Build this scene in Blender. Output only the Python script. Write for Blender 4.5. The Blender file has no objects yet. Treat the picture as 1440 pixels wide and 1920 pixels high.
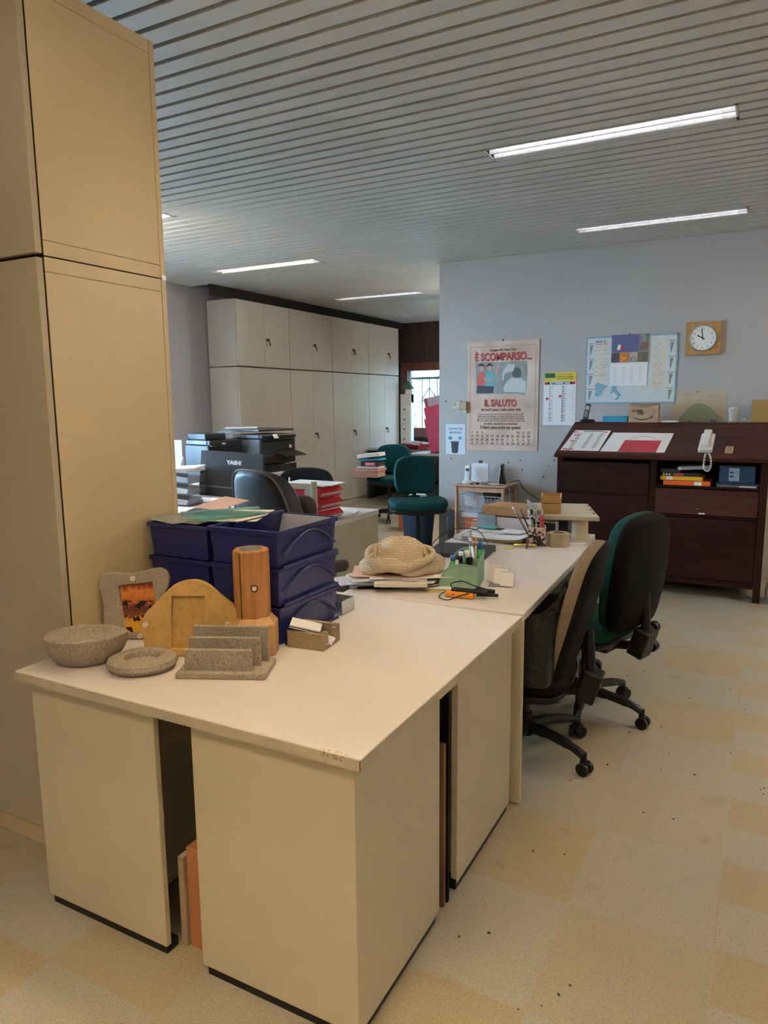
import bpy, bmesh, math, random
from mathutils import Vector, Matrix, Euler
R = math.radians
random.seed(7)
SC = bpy.context.scene
COL = SC.collection

# ---------------------------------------------------------------- camera, world, exposure, big lights
def make_camera():
    yaw, pit, rol = 0.48928932, 0.152419055, 0.00974181
    f = Vector((-math.sin(yaw)*math.cos(pit), math.cos(yaw)*math.cos(pit), -math.sin(pit)))
    rt = Vector((math.cos(yaw), math.sin(yaw), 0)); dn = f.cross(rt)
    r2 = rt*math.cos(rol) + dn*math.sin(rol); d2 = -rt*math.sin(rol) + dn*math.cos(rol)
    m = Matrix((( r2.x, -d2.x, -f.x, 0), (r2.y, -d2.y, -f.y, 0), (r2.z, -d2.z, -f.z, 1.5), (0, 0, 0, 1)))
    cd = bpy.data.cameras.new('camera'); c = bpy.data.objects.new('camera', cd); COL.objects.link(c)
    c.matrix_world = m
    cd.sensor_fit = 'VERTICAL'; cd.sensor_height = 36; cd.lens = 36*1342.56/1920
    cd.clip_start = 0.02; cd.clip_end = 200
    SC.camera = c
make_camera()
SC.view_settings.view_transform = 'Standard'; SC.view_settings.look = 'None'
SC.view_settings.gamma = 1; SC.view_settings.use_curve_mapping = False
SC.view_settings.exposure = 2.0
W = bpy.data.worlds.new('world'); SC.world = W; W.use_nodes = True
bg = W.node_tree.nodes['Background']; bg.inputs[0].default_value = (0.40, 0.68, 1.0, 1); bg.inputs[1].default_value = 8.5
TUBE_W = 8.0      # emission of the lit fluorescent tubes
WARM = (1.0, 0.81, 0.565)
MIXC = (1.0, 0.90, 0.76)

# ---------------------------------------------------------------- materials
MATS = {}
def nd(nt, t, x=0, **kw):
    n = nt.nodes.new(t)
    for k, v in kw.items(): setattr(n, k, v)
    return n
def base_mat(name):
    m = bpy.data.materials.new(name); m.use_nodes = True
    return m, m.node_tree, m.node_tree.nodes['Principled BSDF']
def mat(name, col, rough=0.5, metal=0.0, var=0.0, vscale=6.0, bump=0.0, bscale=80.0, spec=0.5, **kw):
    if name in MATS: return MATS[name]
    m, nt, p = base_mat(name)
    p.inputs['Base Color'].default_value = (*col, 1); p.inputs['Roughness'].default_value = rough
    p.inputs['Metallic'].default_value = metal; p.inputs['Specular IOR Level'].default_value = spec
    for k, v in kw.items(): p.inputs[k].default_value = v
    tc = nd(nt, 'ShaderNodeTexCoord')
    if var > 0:
        n = nd(nt, 'ShaderNodeTexNoise'); n.inputs['Scale'].default_value = vscale; n.inputs['Detail'].default_value = 5
        nt.links.new(tc.outputs['Object'], n.inputs['Vector'])
        cr = nd(nt, 'ShaderNodeValToRGB'); cr.color_ramp.elements[0].position = .3; cr.color_ramp.elements[1].position = .7
        cr.color_ramp.elements[0].color = (*[c*(1-var) for c in col], 1); cr.color_ramp.elements[1].color = (*[min(1, c*(1+var*.6)) for c in col], 1)
        nt.links.new(n.outputs['Fac'], cr.inputs[0]); nt.links.new(cr.outputs[0], p.inputs['Base Color'])
    if bump > 0:
        n2 = nd(nt, 'ShaderNodeTexNoise'); n2.inputs['Scale'].default_value = bscale; n2.inputs['Detail'].default_value = 4
        nt.links.new(tc.outputs['Object'], n2.inputs['Vector'])
        b = nd(nt, 'ShaderNodeBump'); b.inputs['Strength'].default_value = bump; b.inputs['Distance'].default_value = .004
        nt.links.new(n2.outputs['Fac'], b.inputs['Height']); nt.links.new(b.outputs[0], p.inputs['Normal'])
    MATS[name] = m; return m
def speckled(name, base, dark, light, scale=160, rough=.85):
    m, nt, p = base_mat(name); tc = nd(nt, 'ShaderNodeTexCoord'); p.inputs['Roughness'].default_value = rough
    n = nd(nt, 'ShaderNodeTexNoise'); n.inputs['Scale'].default_value = scale; n.inputs['Detail'].default_value = 3
    n3 = nd(nt, 'ShaderNodeTexNoise'); n3.inputs['Scale'].default_value = 14; n3.inputs['Detail'].default_value = 4
    cr = nd(nt, 'ShaderNodeValToRGB'); e = cr.color_ramp.elements
    e[0].position = .33; e[0].color = (*dark, 1); e[1].position = .5; e[1].color = (*base, 1)
    k = e.new(.66); k.color = (*base, 1); k = e.new(.74); k.color = (*light, 1)
    mx = nd(nt, 'ShaderNodeMixRGB', blend_type='MULTIPLY'); mx.inputs[0].default_value = .35
    nt.links.new(tc.outputs['Object'], n.inputs['Vector']); nt.links.new(tc.outputs['Object'], n3.inputs['Vector'])
    nt.links.new(n.outputs['Fac'], cr.inputs[0]); nt.links.new(cr.outputs[0], mx.inputs[1]); nt.links.new(n3.outputs['Fac'], mx.inputs[2])
    nt.links.new(mx.outputs[0], p.inputs['Base Color'])
    b = nd(nt, 'ShaderNodeBump'); b.inputs['Strength'].default_value = .5; b.inputs['Distance'].default_value = .002
    nt.links.new(n.outputs['Fac'], b.inputs['Height']); nt.links.new(b.outputs[0], p.inputs['Normal'])
    MATS[name] = m; return m
def wood(name, c1, c2, rough=.45, scale=3.0, axis=2, rings=14, spec=.5):
    m, nt, p = base_mat(name); tc = nd(nt, 'ShaderNodeTexCoord'); p.inputs['Roughness'].default_value = rough
    mp = nd(nt, 'ShaderNodeMapping'); s = [rings, rings, rings]; s[axis] = rings*.06; mp.inputs['Scale'].default_value = s
    n = nd(nt, 'ShaderNodeTexNoise'); n.inputs['Scale'].default_value = scale; n.inputs['Detail'].default_value = 6; n.inputs['Distortion'].default_value = .6
    cr = nd(nt, 'ShaderNodeValToRGB'); cr.color_ramp.elements[0].position = .35; cr.color_ramp.elements[1].position = .65
    cr.color_ramp.elements[0].color = (*c1, 1); cr.color_ramp.elements[1].color = (*c2, 1)
    nt.links.new(tc.outputs['Object'], mp.inputs[0]); nt.links.new(mp.outputs[0], n.inputs['Vector'])
    nt.links.new(n.outputs['Fac'], cr.inputs[0]); nt.links.new(cr.outputs[0], p.inputs['Base Color'])
    p.inputs['Specular IOR Level'].default_value = spec
    MATS[name] = m; return m
def emis(name, col, s):
    m, nt, p = base_mat(name); p.inputs['Base Color'].default_value = (*col, 1)
    p.inputs['Emission Color'].default_value = (*col, 1); p.inputs['Emission Strength'].default_value = s
    MATS[name] = m; return m
def floor_mat():
    # terrazzo-look sheet floor: big grey and ochre patches, narrower strips right of a seam
    m, nt, p = base_mat('floor_patches'); tc = nd(nt, 'ShaderNodeTexCoord'); L = nt.links.new
    sep = nd(nt, 'ShaderNodeSeparateXYZ'); L(tc.outputs['Object'], sep.inputs[0])
    def M(op, a, b=None, c=None):
        n = nd(nt, 'ShaderNodeMath', operation=op)
        for i, v in enumerate((a, b, c)):
            if v is None: continue
            if isinstance(v, (int, float)): n.inputs[i].default_value = v
            else: L(v, n.inputs[i])
        return n.outputs[0]
    x, y = sep.outputs[0], sep.outputs[1]
    cx = M('FLOOR', M('DIVIDE', M('ADD', x, .04), .40)); cy = M('FLOOR', M('DIVIDE', M('ADD', y, -1.98+.435*20), .435))
    comb = nd(nt, 'ShaderNodeCombineXYZ'); L(cx, comb.inputs[0]); L(cy, comb.inputs[1])
    wn = nd(nt, 'ShaderNodeTexWhiteNoise', noise_dimensions='3D'); L(comb.outputs[0], wn.inputs['Vector'])
    chk = M('PINGPONG', M('ADD', cx, cy), 1.0)
    big = M('ADD', M('MULTIPLY', M('SUBTRACT', 1.0, chk), .48), M('MULTIPLY', wn.outputs[0], .48))
    st = M('PINGPONG', M('FLOOR', M('DIVIDE', M('ADD', y, .157), .2143)), 1.0)
    right = M('GREATER_THAN', x, -.035)
    strip = M('ADD', M('MULTIPLY', st, .75), .12)
    v = M('ADD', M('MULTIPLY', strip, right), M('MULTIPLY', big, M('SUBTRACT', 1.0, right)))
    wob = nd(nt, 'ShaderNodeTexNoise'); wob.inputs['Scale'].default_value = 2.2; wob.inputs['Detail'].default_value = 4; L(tc.outputs['Object'], wob.inputs['Vector'])
    v2 = M('ADD', M('MULTIPLY', v, .8), M('MULTIPLY', M('SUBTRACT', wob.outputs['Fac'], .35), .5))
    cr = nd(nt, 'ShaderNodeValToRGB'); e = cr.color_ramp.elements
    e[0].position = .25; e[0].color = (.335, .30, .235, 1); e[1].position = .75; e[1].color = (.335, .265, .16, 1)
    L(v2, cr.inputs[0])
    sp = nd(nt, 'ShaderNodeTexNoise'); sp.inputs['Scale'].default_value = 170; sp.inputs['Detail'].default_value = 4; L(tc.outputs['Object'], sp.inputs['Vector'])
    cs = nd(nt, 'ShaderNodeValToRGB'); e = cs.color_ramp.elements
    e[0].position = .36; e[0].color = (.80, .78, .76, 1); e[1].position = .47; e[1].color = (1, 1, 1, 1); k = e.new(.66); k.color = (1.05, 1.05, 1.05, 1); k = e.new(.74); k.color = (1.4, 1.38, 1.32, 1)
    L(sp.outputs['Fac'], cs.inputs[0])
    mx = nd(nt, 'ShaderNodeMixRGB', blend_type='MULTIPLY'); mx.inputs[0].default_value = 1; L(cr.outputs[0], mx.inputs[1]); L(cs.outputs[0], mx.inputs[2])
    sm = nd(nt, 'ShaderNodeTexNoise'); sm.inputs['Scale'].default_value = 7; sm.inputs['Detail'].default_value = 7; L(tc.outputs['Object'], sm.inputs['Vector'])
    c3 = nd(nt, 'ShaderNodeValToRGB'); e = c3.color_ramp.elements
    e[0].position = .24; e[0].color = (.84, .80, .76, 1); e[1].position = .36; e[1].color = (1, 1, 1, 1); L(sm.outputs['Fac'], c3.inputs[0])
    m2 = nd(nt, 'ShaderNodeMixRGB', blend_type='MULTIPLY'); m2.inputs[0].default_value = 1; L(mx.outputs[0], m2.inputs[1]); L(c3.outputs[0], m2.inputs[2])
    L(m2.outputs[0], p.inputs['Base Color']); p.inputs['Roughness'].default_value = .30
    MATS['floor'] = m; return m
def weave(name, c1, c2, sc=900, rough=.95, bump=.4):
    m, nt, p = base_mat(name); tc = nd(nt, 'ShaderNodeTexCoord'); L = nt.links.new; p.inputs['Roughness'].default_value = rough
    p.inputs['Specular IOR Level'].default_value = .2
    n = nd(nt, 'ShaderNodeTexNoise'); n.inputs['Scale'].default_value = sc; n.inputs['Detail'].default_value = 2; L(tc.outputs['Object'], n.inputs['Vector'])
    cr = nd(nt, 'ShaderNodeValToRGB'); e = cr.color_ramp.elements; e[0].position = .4; e[0].color = (*c1, 1); e[1].position = .6; e[1].color = (*c2, 1)
    L(n.outputs['Fac'], cr.inputs[0]); L(cr.outputs[0], p.inputs['Base Color'])
    b = nd(nt, 'ShaderNodeBump'); b.inputs['Strength'].default_value = bump; b.inputs['Distance'].default_value = .002; L(n.outputs['Fac'], b.inputs['Height']); L(b.outputs[0], p.inputs['Normal'])
    MATS[name] = m; return m
def knit(name, col):
    m, nt, p = base_mat(name); tc = nd(nt, 'ShaderNodeTexCoord'); L = nt.links.new; p.inputs['Roughness'].default_value = .95; p.inputs['Specular IOR Level'].default_value = .1
    w = nd(nt, 'ShaderNodeTexWave', wave_type='BANDS', bands_direction='Z'); w.inputs['Scale'].default_value = 34; w.inputs['Distortion'].default_value = 1.2; w.inputs['Detail'].default_value = 2; w.inputs['Detail Scale'].default_value = 3
    v = nd(nt, 'ShaderNodeTexVoronoi'); v.inputs['Scale'].default_value = 300
    L(tc.outputs['Object'], w.inputs['Vector']); L(tc.outputs['Object'], v.inputs['Vector'])
    a = nd(nt, 'ShaderNodeMath', operation='MULTIPLY'); L(w.outputs['Fac'], a.inputs[0]); a.inputs[1].default_value = .45
    b0 = nd(nt, 'ShaderNodeMath', operation='SUBTRACT'); L(a.outputs[0], b0.inputs[0]); L(v.outputs['Distance'], b0.inputs[1])
    cr = nd(nt, 'ShaderNodeValToRGB'); e = cr.color_ramp.elements; e[0].position = 0; e[0].color = (*[c*.74 for c in col], 1); e[1].position = .4; e[1].color = (*col, 1)
    ad = nd(nt, 'ShaderNodeMath', operation='ADD'); L(b0.outputs[0], ad.inputs[0]); ad.inputs[1].default_value = .45
    L(ad.outputs[0], cr.inputs[0]); L(cr.outputs[0], p.inputs['Base Color'])
    b = nd(nt, 'ShaderNodeBump'); b.inputs['Strength'].default_value = .9; b.inputs['Distance'].default_value = .004; L(b0.outputs[0], b.inputs['Height']); L(b.outputs[0], p.inputs['Normal'])
    MATS[name] = m; return m
def voro(name, cols, scale=40, rough=.6, alpha=None):
    m, nt, p = base_mat(name); tc = nd(nt, 'ShaderNodeTexCoord'); L = nt.links.new; p.inputs['Roughness'].default_value = rough
    v = nd(nt, 'ShaderNodeTexVoronoi'); v.inputs['Scale'].default_value = scale; L(tc.outputs['Object'], v.inputs['Vector'])
    cr = nd(nt, 'ShaderNodeValToRGB'); cr.color_ramp.interpolation = 'CONSTANT'; e = cr.color_ramp.elements
    sp = nd(nt, 'ShaderNodeSeparateColor'); L(v.outputs['Color'], sp.inputs[0])
    for i, c in enumerate(cols):
        k = e[i] if i < 2 else e.new(i/len(cols))
        k.position = i/len(cols); k.color = (*c, 1)
    L(sp.outputs[0], cr.inputs[0]); L(cr.outputs[0], p.inputs['Base Color'])
    MATS[name] = m; return m

beige = mat('cream_enamel', (.54, .46, .315), .38, var=.05, vscale=3, bump=.05, bscale=30)
lockc = mat('cream_locker_enamel', (.58, .455, .265), .36, var=.05, vscale=2)
lockd = mat('cream_locker_dark_front', (.44, .37, .26), .5, var=.08, vscale=2)  # duller, darker tone for the locker doors than the side panels
gap = mat('dark_gap', (.012, .01, .008), .8)
topm = mat('desk_laminate', (.70, .63, .57), .38, var=.04, vscale=4)
edgem = mat('desk_edge_band', (.50, .42, .30), .5, var=.1, vscale=15)
black = mat('black_plastic', (.007, .006, .006), .45, spec=.35)
blackm = mat('matte_black', (.0045, .004, .004), .75, spec=.12, bump=.2, bscale=200)
dgrey = mat('dark_grey_plastic', (.03, .034, .04), .45)
white = mat('white_plastic', (.75, .74, .70), .4)
paper = mat('white_paper', (.78, .76, .74), .8, var=.03)
paper2 = mat('cream_paper', (.70, .62, .50), .8, var=.05)
lilac = mat('lilac_paper', (.66, .58, .60), .8)
pinkp = mat('pink_paper', (.72, .45, .36), .8)
card = mat('brown_cardboard', (.45, .26, .11), .85, var=.12, vscale=10)
carddark = mat('dull_cardboard', (.36, .25, .15), .9, var=.15, vscale=8)
steel = mat('brushed_steel', (.55, .54, .52), .32, .9)
chrome = mat('chrome', (.7, .7, .7), .15, 1.0)
wallm = mat('wall_plaster', (.45, .425, .395), .85, var=.05, vscale=1.2, bump=.15, bscale=40)
wallg = mat('grey_wall_plaster', (.40, .37, .39), .85, var=.06, vscale=1.5, bump=.15, bscale=40)
bankm = mat('grey_cream_enamel', (.48, .44, .37), .28, var=.06, vscale=1.5)
slatm = mat('ceiling_slat_enamel', (.56, .54, .49), .42, var=.08, vscale=1.3)
stone = speckled('grey_stone', (.42, .34, .25), (.24, .19, .135), (.70, .62, .5), 200)
stoney = speckled('yellow_stone', (.66, .40, .12), (.56, .33, .09), (.72, .47, .18), 50)
cork = speckled('brown_composite_stone', (.40, .29, .17), (.22, .15, .08), (.6, .5, .34), 220)
mahog = wood('dark_mahogany', (.016, .003, .002), (.034, .006, .004), .55, 3, 0, 9, .2)
mahogl = wood('worn_mahogany', (.045, .011, .007), (.075, .021, .012), .55, 3, 0, 9, .25)
mahogt = wood('polished_mahogany_top', (.042, .009, .005), (.068, .018, .010), .5, 3, 0, 7, .2)
pine = wood('pine_wood', (.34, .13, .035), (.52, .24, .07), .4, 3, 2, 26)
pinel = wood('light_pine_wood', (.48, .25, .09), (.60, .34, .13), .45, 3, 2, 22)
beech = wood('beech_wood', (.50, .28, .17), (.60, .36, .22), .45, 3, 2, 16)
darkw = wood('dark_brown_boards', (.020, .010, .007), (.040, .020, .013), .5, 3, 2, 9)
redw = wood('red_brown_frame_wood', (.09, .022, .012), (.14, .04, .02), .4, 3, 2, 9)
bluep = mat('dark_blue_plastic', (.014, .018, .115), .34, var=.04)
greyfab = weave('beige_grey_fabric', (.15, .105, .07), (.27, .20, .13))
greenfab = weave('green_fabric', (.006, .040, .030), (.010, .060, .046))
tealfab = weave('teal_fabric', (.003, .040, .045), (.006, .062, .068))
leather = mat('brown_black_leather', (.022, .015, .012), .5, bump=.35, bscale=55, var=.2)
brleather = mat('brown_leather', (.060, .036, .026), .38, bump=.4, bscale=30, var=.25)
knitm = knit('beige_knit', (.86, .68, .45))
redpl = mat('red_plastic', (.55, .018, .025), .35)
pinkpl = mat('pink_plastic', (.42, .025, .085), .5)
mint = mat('mint_green_metal', (.25, .42, .27), .5)
orange = mat('orange_plastic', (.85, .32, .02), .4)
yellow = mat('yellow_plastic', (.75, .62, .08), .5)
green = mat('green_plastic', (.05, .38, .08), .5)
blue = mat('blue_plastic', (.03, .13, .45), .4)
teal = mat('teal_blue_box', (.03, .27, .42), .5)
redm = mat('red_print', (.55, .04, .04), .6)
inkd = mat('dark_print', (.035, .03, .03), .7)
inkg = mat('grey_print', (.25, .25, .25), .7)
inkw = mat('white_print', (.85, .85, .85), .6)
clear = mat('clear_acrylic', (.93, .95, .96), .08, **{'Transmission Weight': .9, 'IOR': 1.3})
tgreen = mat('transparent_green_plastic', (.35, .72, .66), .15, **{'Transmission Weight': .75, 'IOR': 1.1})
tgrey = mat('transparent_grey_plastic', (.62, .64, .60), .2, **{'Transmission Weight': .7, 'IOR': 1.1})
glass = mat('window_glass', (1, 1, 1), .0, **{'Transmission Weight': 1.0, 'IOR': 1.02})

# ---------------------------------------------------------------- mesh helpers
class MB:
    def __init__(s): s.v = []; s.f = []; s.mi = []; s.sm = []
    def add(s, vs, fs, mi=0, sm=False, M=None):
        o = len(s.v)
        s.v += [tuple(M @ Vector(p)) if M else tuple(p) for p in vs]
        for f in fs: s.f.append([i+o for i in f]); s.mi.append(mi); s.sm.append(sm)
        return s
    def box(s, x0, x1, y0, y1, z0, z1, mi=0, M=None):
        vs = [(x, y, z) for z in (z0, z1) for y in (y0, y1) for x in (x0, x1)]
        return s.add(vs, [(0, 2, 3, 1), (4, 5, 7, 6), (0, 1, 5, 4), (2, 6, 7, 3), (0, 4, 6, 2), (1, 3, 7, 5)], mi, False, M)
    def rbox(s, c, sz, rot=(0, 0, 0), mi=0):
        M = Matrix.Translation(c) @ Euler(rot).to_matrix().to_4x4()
        return s.box(-sz[0]/2, sz[0]/2, -sz[1]/2, sz[1]/2, -sz[2]/2, sz[2]/2, mi, M)
    def cyl(s, p0, p1, r, r2=None, n=16, mi=0, sm=True):
        r2 = r if r2 is None else r2
        p0, p1 = Vector(p0), Vector(p1); d = (p1-p0).normalized(); a = d.orthogonal().normalized(); b = d.cross(a)
        vs = [p0+(a*math.cos(t)+b*math.sin(t))*r for t in [2*math.pi*i/n for i in range(n)]] + [p1+(a*math.cos(t)+b*math.sin(t))*r2 for t in [2*math.pi*i/n for i in range(n)]]
        s.add(vs, [(i, (i+1) % n, n+(i+1) % n, n+i) for i in range(n)], mi, sm)
        o = len(s.v)-2*n
        s.f.append([o+i for i in range(n)][::-1]); s.mi.append(mi); s.sm.append(False)
        s.f.append([o+n+i for i in range(n)]); s.mi.append(mi); s.sm.append(False)
        return s
    def tube(s, pts, r, n=8, mi=0, closed=False):
        pts = [Vector(p) for p in pts]; N = len(pts); rings = []
        a = None
        for i, p in enumerate(pts):
            q0 = pts[(i-1) % N] if (closed or i > 0) else p; q1 = pts[(i+1) % N] if (closed or i < N-1) else p
            d = (q1-q0).normalized()
            if a is None: a = d.orthogonal().normalized()
            a = (a-d*a.dot(d)).normalized(); b = d.cross(a)
            rr = r[i] if isinstance(r, (list, tuple)) else r
            rings.append([p+(a*math.cos(t)+b*math.sin(t))*rr for t in [2*math.pi*k/n for k in range(n)]])
        vs = [q for g in rings for q in g]; fs = []
        for i in range(N if closed else N-1):
            j = (i+1) % N
            for k in range(n): fs.append((i*n+k, i*n+(k+1) % n, j*n+(k+1) % n, j*n+k))
        if not closed: fs += [tuple(range(n))[::-1], tuple((N-1)*n+k for k in range(n))]
        return s.add(vs, fs, mi, True)
    def lathe(s, prof, n=32, c=(0, 0, 0), mi=0, sx=1, sy=1, sm=True, M=None, wob=None):
        vs = []; fs = []; m = len(prof)
        for r, z in prof:
            for k in range(n):
                t = 2*math.pi*k/n; w = wob(t, r, z) if wob else (1, 0)
                vs.append((c[0]+r*sx*w[0]*math.cos(t), c[1]+r*sy*w[0]*math.sin(t), c[2]+z+w[1]))
        for i in range(m-1):
            for k in range(n): fs.append((i*n+k, i*n+(k+1) % n, (i+1)*n+(k+1) % n, (i+1)*n+k))
        if prof[0][0] > 1e-6: fs.append(tuple(range(n))[::-1])
        if prof[-1][0] > 1e-6: fs.append(tuple((m-1)*n+k for k in range(n)))
        return s.add(vs, fs, mi, sm, M)
    def plate(s, pts, y0, y1, mi=0, M=None):      # outline in x,z, thickness along y
        n = len(pts); vs = [(p[0], y0, p[1]) for p in pts] + [(p[0], y1, p[1]) for p in pts]
        fs = [tuple(range(n)), tuple(range(2*n-1, n-1, -1))] + [(i, n+i, n+(i+1) % n, (i+1) % n) for i in range(n)]
        return s.add(vs, fs, mi, False, M)
    def slab(s, pts, z0, z1, mi=0, M=None):       # outline in x,y
        n = len(pts); vs = [(p[0], p[1], z0) for p in pts] + [(p[0], p[1], z1) for p in pts]
        fs = [tuple(range(n))[::-1], tuple(range(n, 2*n))] + [(i, (i+1) % n, n+(i+1) % n, n+i) for i in range(n)]
        return s.add(vs, fs, mi, False, M)
    def pillow(s, outline, tf, tb, fn=None, mi=0, e=.12, rings=5):   # outline x,z ; domes front (-y) and back (+y)
        n = len(outline); cx = sum(p[0] for p in outline)/n; cz = sum(p[1] for p in outline)/n
        layers = []
        for k in range(rings+1):
            a = math.pi/2*k/rings; layers.append((1-e*(1-math.sin(a)) if k else 1-e, -tf*math.cos(a)))
        back = []
        for k in range(1, rings+1):
            a = math.pi/2*k/rings; back.append((1-e*(1-math.cos(a)), tb*math.sin(a)))
        lay = layers+back; pre = [(.0, lay[0][1]*1.06), (.35, lay[0][1]*1.05), (.7, lay[0][1]*1.02)]; post = [(.7, lay[-1][1]*1.02), (.35, lay[-1][1]*1.05), (.0, lay[-1][1]*1.06)]
        lay = pre+lay+post; vs = []; fs = []
        for sc, y in lay:
            for p in outline:
                q = (cx+(p[0]-cx)*sc, y, cz+(p[1]-cz)*sc); vs.append(fn(q) if fn else q)
        for i in range(len(lay)-1):
            for k in range(n): fs.append((i*n+k, i*n+(k+1) % n, (i+1)*n+(k+1) % n, (i+1)*n+k))
        return s.add(vs, fs, mi, True)
    def build(s, name, m=None, parent=None, bevel=0, seg=2, loc=None, rot=None, fix=True, subsurf=0):
        me = bpy.data.meshes.new(name); me.from_pydata(s.v, [], s.f); me.update()
        for i, p in enumerate(me.polygons): p.material_index = s.mi[i]; p.use_smooth = s.sm[i]
        if fix:
            bm = bmesh.new(); bm.from_mesh(me); bmesh.ops.remove_doubles(bm, verts=bm.verts, dist=1e-6)
            bmesh.ops.recalc_face_normals(bm, faces=bm.faces)
            for e_ in bm.edges:
                if len(e_.link_faces) == 2 and e_.calc_face_angle(0) > .75: e_.smooth = False
            bm.to_mesh(me); bm.free()
        for k in (m if isinstance(m, (list, tuple)) else [m]):
            if k: me.materials.append(k)
        o = bpy.data.objects.new(name, me); COL.objects.link(o)
        if parent: o.parent = parent
        if loc: o.location = loc
        if rot: o.rotation_euler = rot
        if bevel:
            b = o.modifiers.new('bevel', 'BEVEL'); b.width = bevel; b.segments = seg; b.limit_method = 'ANGLE'; b.angle_limit = R(35); b.harden_normals = False
        if subsurf:
            b = o.modifiers.new('sub', 'SUBSURF'); b.levels = subsurf; b.render_levels = subsurf
        return o
def tag(o, label=None, cat=None, group=None, kind=None):
    if label: o['label'] = label
    if cat: o['category'] = cat
    if group: o['group'] = group
    if kind: o['kind'] = kind
    return o
def thing(name, label, cat, loc=(0, 0, 0), rz=0, group=None, rx=0, ry=0):
    o = bpy.data.objects.new(name, None); COL.objects.link(o); o.location = loc; o.rotation_euler = (rx, ry, rz); o.empty_display_size = .1
    return tag(o, label, cat, group)
def kids(o): return [c for c in COL.objects if c.parent == o]
def copy_tree(o, parent=None):
    c = o.copy(); COL.objects.link(c); c.parent = parent
    for ch in kids(o): copy_tree(ch, c)
    return c
def inst(o, loc, rz, label, group=None):
    c = copy_tree(o); c.location = loc; c.rotation_euler = (0, 0, rz); c['label'] = label
    if group: c['group'] = group
    return c
def rrect(w, h, r, n=5, cx=0, cy=0):
    pts = []
    for sx, sy, a0 in ((1, 1, 0), (-1, 1, 90), (-1, -1, 180), (1, -1, 270)):
        for k in range(n+1):
            a = R(a0+90*k/n); pts.append((cx+sx*(w/2-r)+r*math.cos(a), cy+sy*(h/2-r)+r*math.sin(a)))
    return pts
def smooth_loop(pts, n=8):      # closed Catmull-Rom through the points
    out = []; N = len(pts)
    for i in range(N):
        p0, p1, p2, p3 = [Vector((*pts[(i+j-1) % N], 0)) for j in range(4)]
        for k in range(n):
            t = k/n
            q = .5*((2*p1)+(-p0+p2)*t+(2*p0-5*p1+4*p2-p3)*t*t+(-p0+3*p1-3*p2+p3)*t**3); out.append((q.x, q.y))
    return out
def spline(pts, n=8):
    out = []; P = [Vector(p) for p in pts]; P = [2*P[0]-P[1]]+P+[2*P[-1]-P[-2]]
    for i in range(1, len(P)-2):
        for k in range(n):
            t = k/n; p0, p1, p2, p3 = P[i-1:i+3]
            out.append(.5*((2*p1)+(-p0+p2)*t+(2*p0-5*p1+4*p2-p3)*t*t+(-p0+3*p1-3*p2+p3)*t**3))
    out.append(P[-2]); return out
def holed(name, outer, holes, depth, m, parent=None, loc=(0, 0, 0), rot=(0, 0, 0), bevel=0):   # outline x,z with holes, thickness along y
    cu = bpy.data.curves.new(name, 'CURVE'); cu.dimensions = '2D'; cu.fill_mode = 'BOTH'; cu.extrude = depth/2-bevel; cu.bevel_depth = bevel; cu.bevel_resolution = 1; cu.offset = -bevel
    for loop in [outer]+holes:
        s = cu.splines.new('POLY'); s.points.add(len(loop)-1); s.use_cyclic_u = True
        for i, p in enumerate(loop): s.points[i].co = (p[0], p[1], 0, 1)
    t = bpy.data.objects.new('t', cu); COL.objects.link(t)
    me = bpy.data.meshes.new_from_object(t.evaluated_get(bpy.context.evaluated_depsgraph_get())); bpy.data.objects.remove(t)
    me.transform(Matrix.Rotation(R(90), 4, 'X')); me.materials.clear(); me.materials.append(m)
    o = bpy.data.objects.new(name, me); COL.objects.link(o); o.parent = parent; o.location = loc; o.rotation_euler = rot
    return o
def text(s, size, m, parent, loc, rot=(R(90), 0, 0), ext=.0006, name='lettering', align='CENTER', sx=1.0, bold=0.0, shear=0):
    cu = bpy.data.curves.new(name, 'FONT'); cu.body = s; cu.size = size; cu.align_x = align; cu.extrude = ext; cu.offset = bold; cu.shear = shear; cu.resolution_u = 3
    t = bpy.data.objects.new('t', cu); COL.objects.link(t)
    me = bpy.data.meshes.new_from_object(t.evaluated_get(bpy.context.evaluated_depsgraph_get())); bpy.data.objects.remove(t)
    me.transform(Matrix.Diagonal((sx, 1, 1, 1))); me.materials.clear(); me.materials.append(m)
    o = bpy.data.objects.new(name, me); COL.objects.link(o); o.parent = parent; o.location = loc; o.rotation_euler = rot
    return o

# ---------------------------------------------------------------- the room
def struct(mb, name, m, **k): return tag(mb.build(name, m, **k), kind='structure')
XL, XR, YF, YB, ZC = -5.96, 3.4, -3.0, 11.4, 2.83
struct(MB().box(XL-.2, XR+.2, YF-.2, YB+.2, -.12, 0), 'floor', floor_mat())
# left wall with the window opening, far wall with its window, back wall (the calendar wall)
WY0, WY1, WZ0, WZ1 = 2.3, 5.2, .95, 2.25
struct(MB().box(XL-.2, XL, YF, WY0, 0, 3.1).box(XL-.2, XL, WY1, YB, 0, 3.1).box(XL-.2, XL, WY0, WY1, 0, WZ0).box(XL-.2, XL, WY0, WY1, WZ1, 3.1), 'wall_left', wallg)
wl = struct(MB().box(XL-.12, XL-.06, WY0, WY1, WZ0, WZ0+.05).box(XL-.12, XL-.06, WY0, WY1, WZ1-.05, WZ1).box(XL-.12, XL-.06, WY0, WY0+.05, WZ0, WZ1).box(XL-.12, XL-.06, WY1-.05, WY1, WZ0, WZ1).box(XL-.12, XL-.06, 3.72, 3.78, WZ0, WZ1), 'window_1', redw)
MB().box(XL-.095, XL-.09, WY0+.04, WY1-.04, WZ0+.04, WZ1-.04).build('pane', glass, wl)
FX0, FX1, FZ0, FZ1 = -5.56, -3.9, 1.05, 2.03
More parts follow.
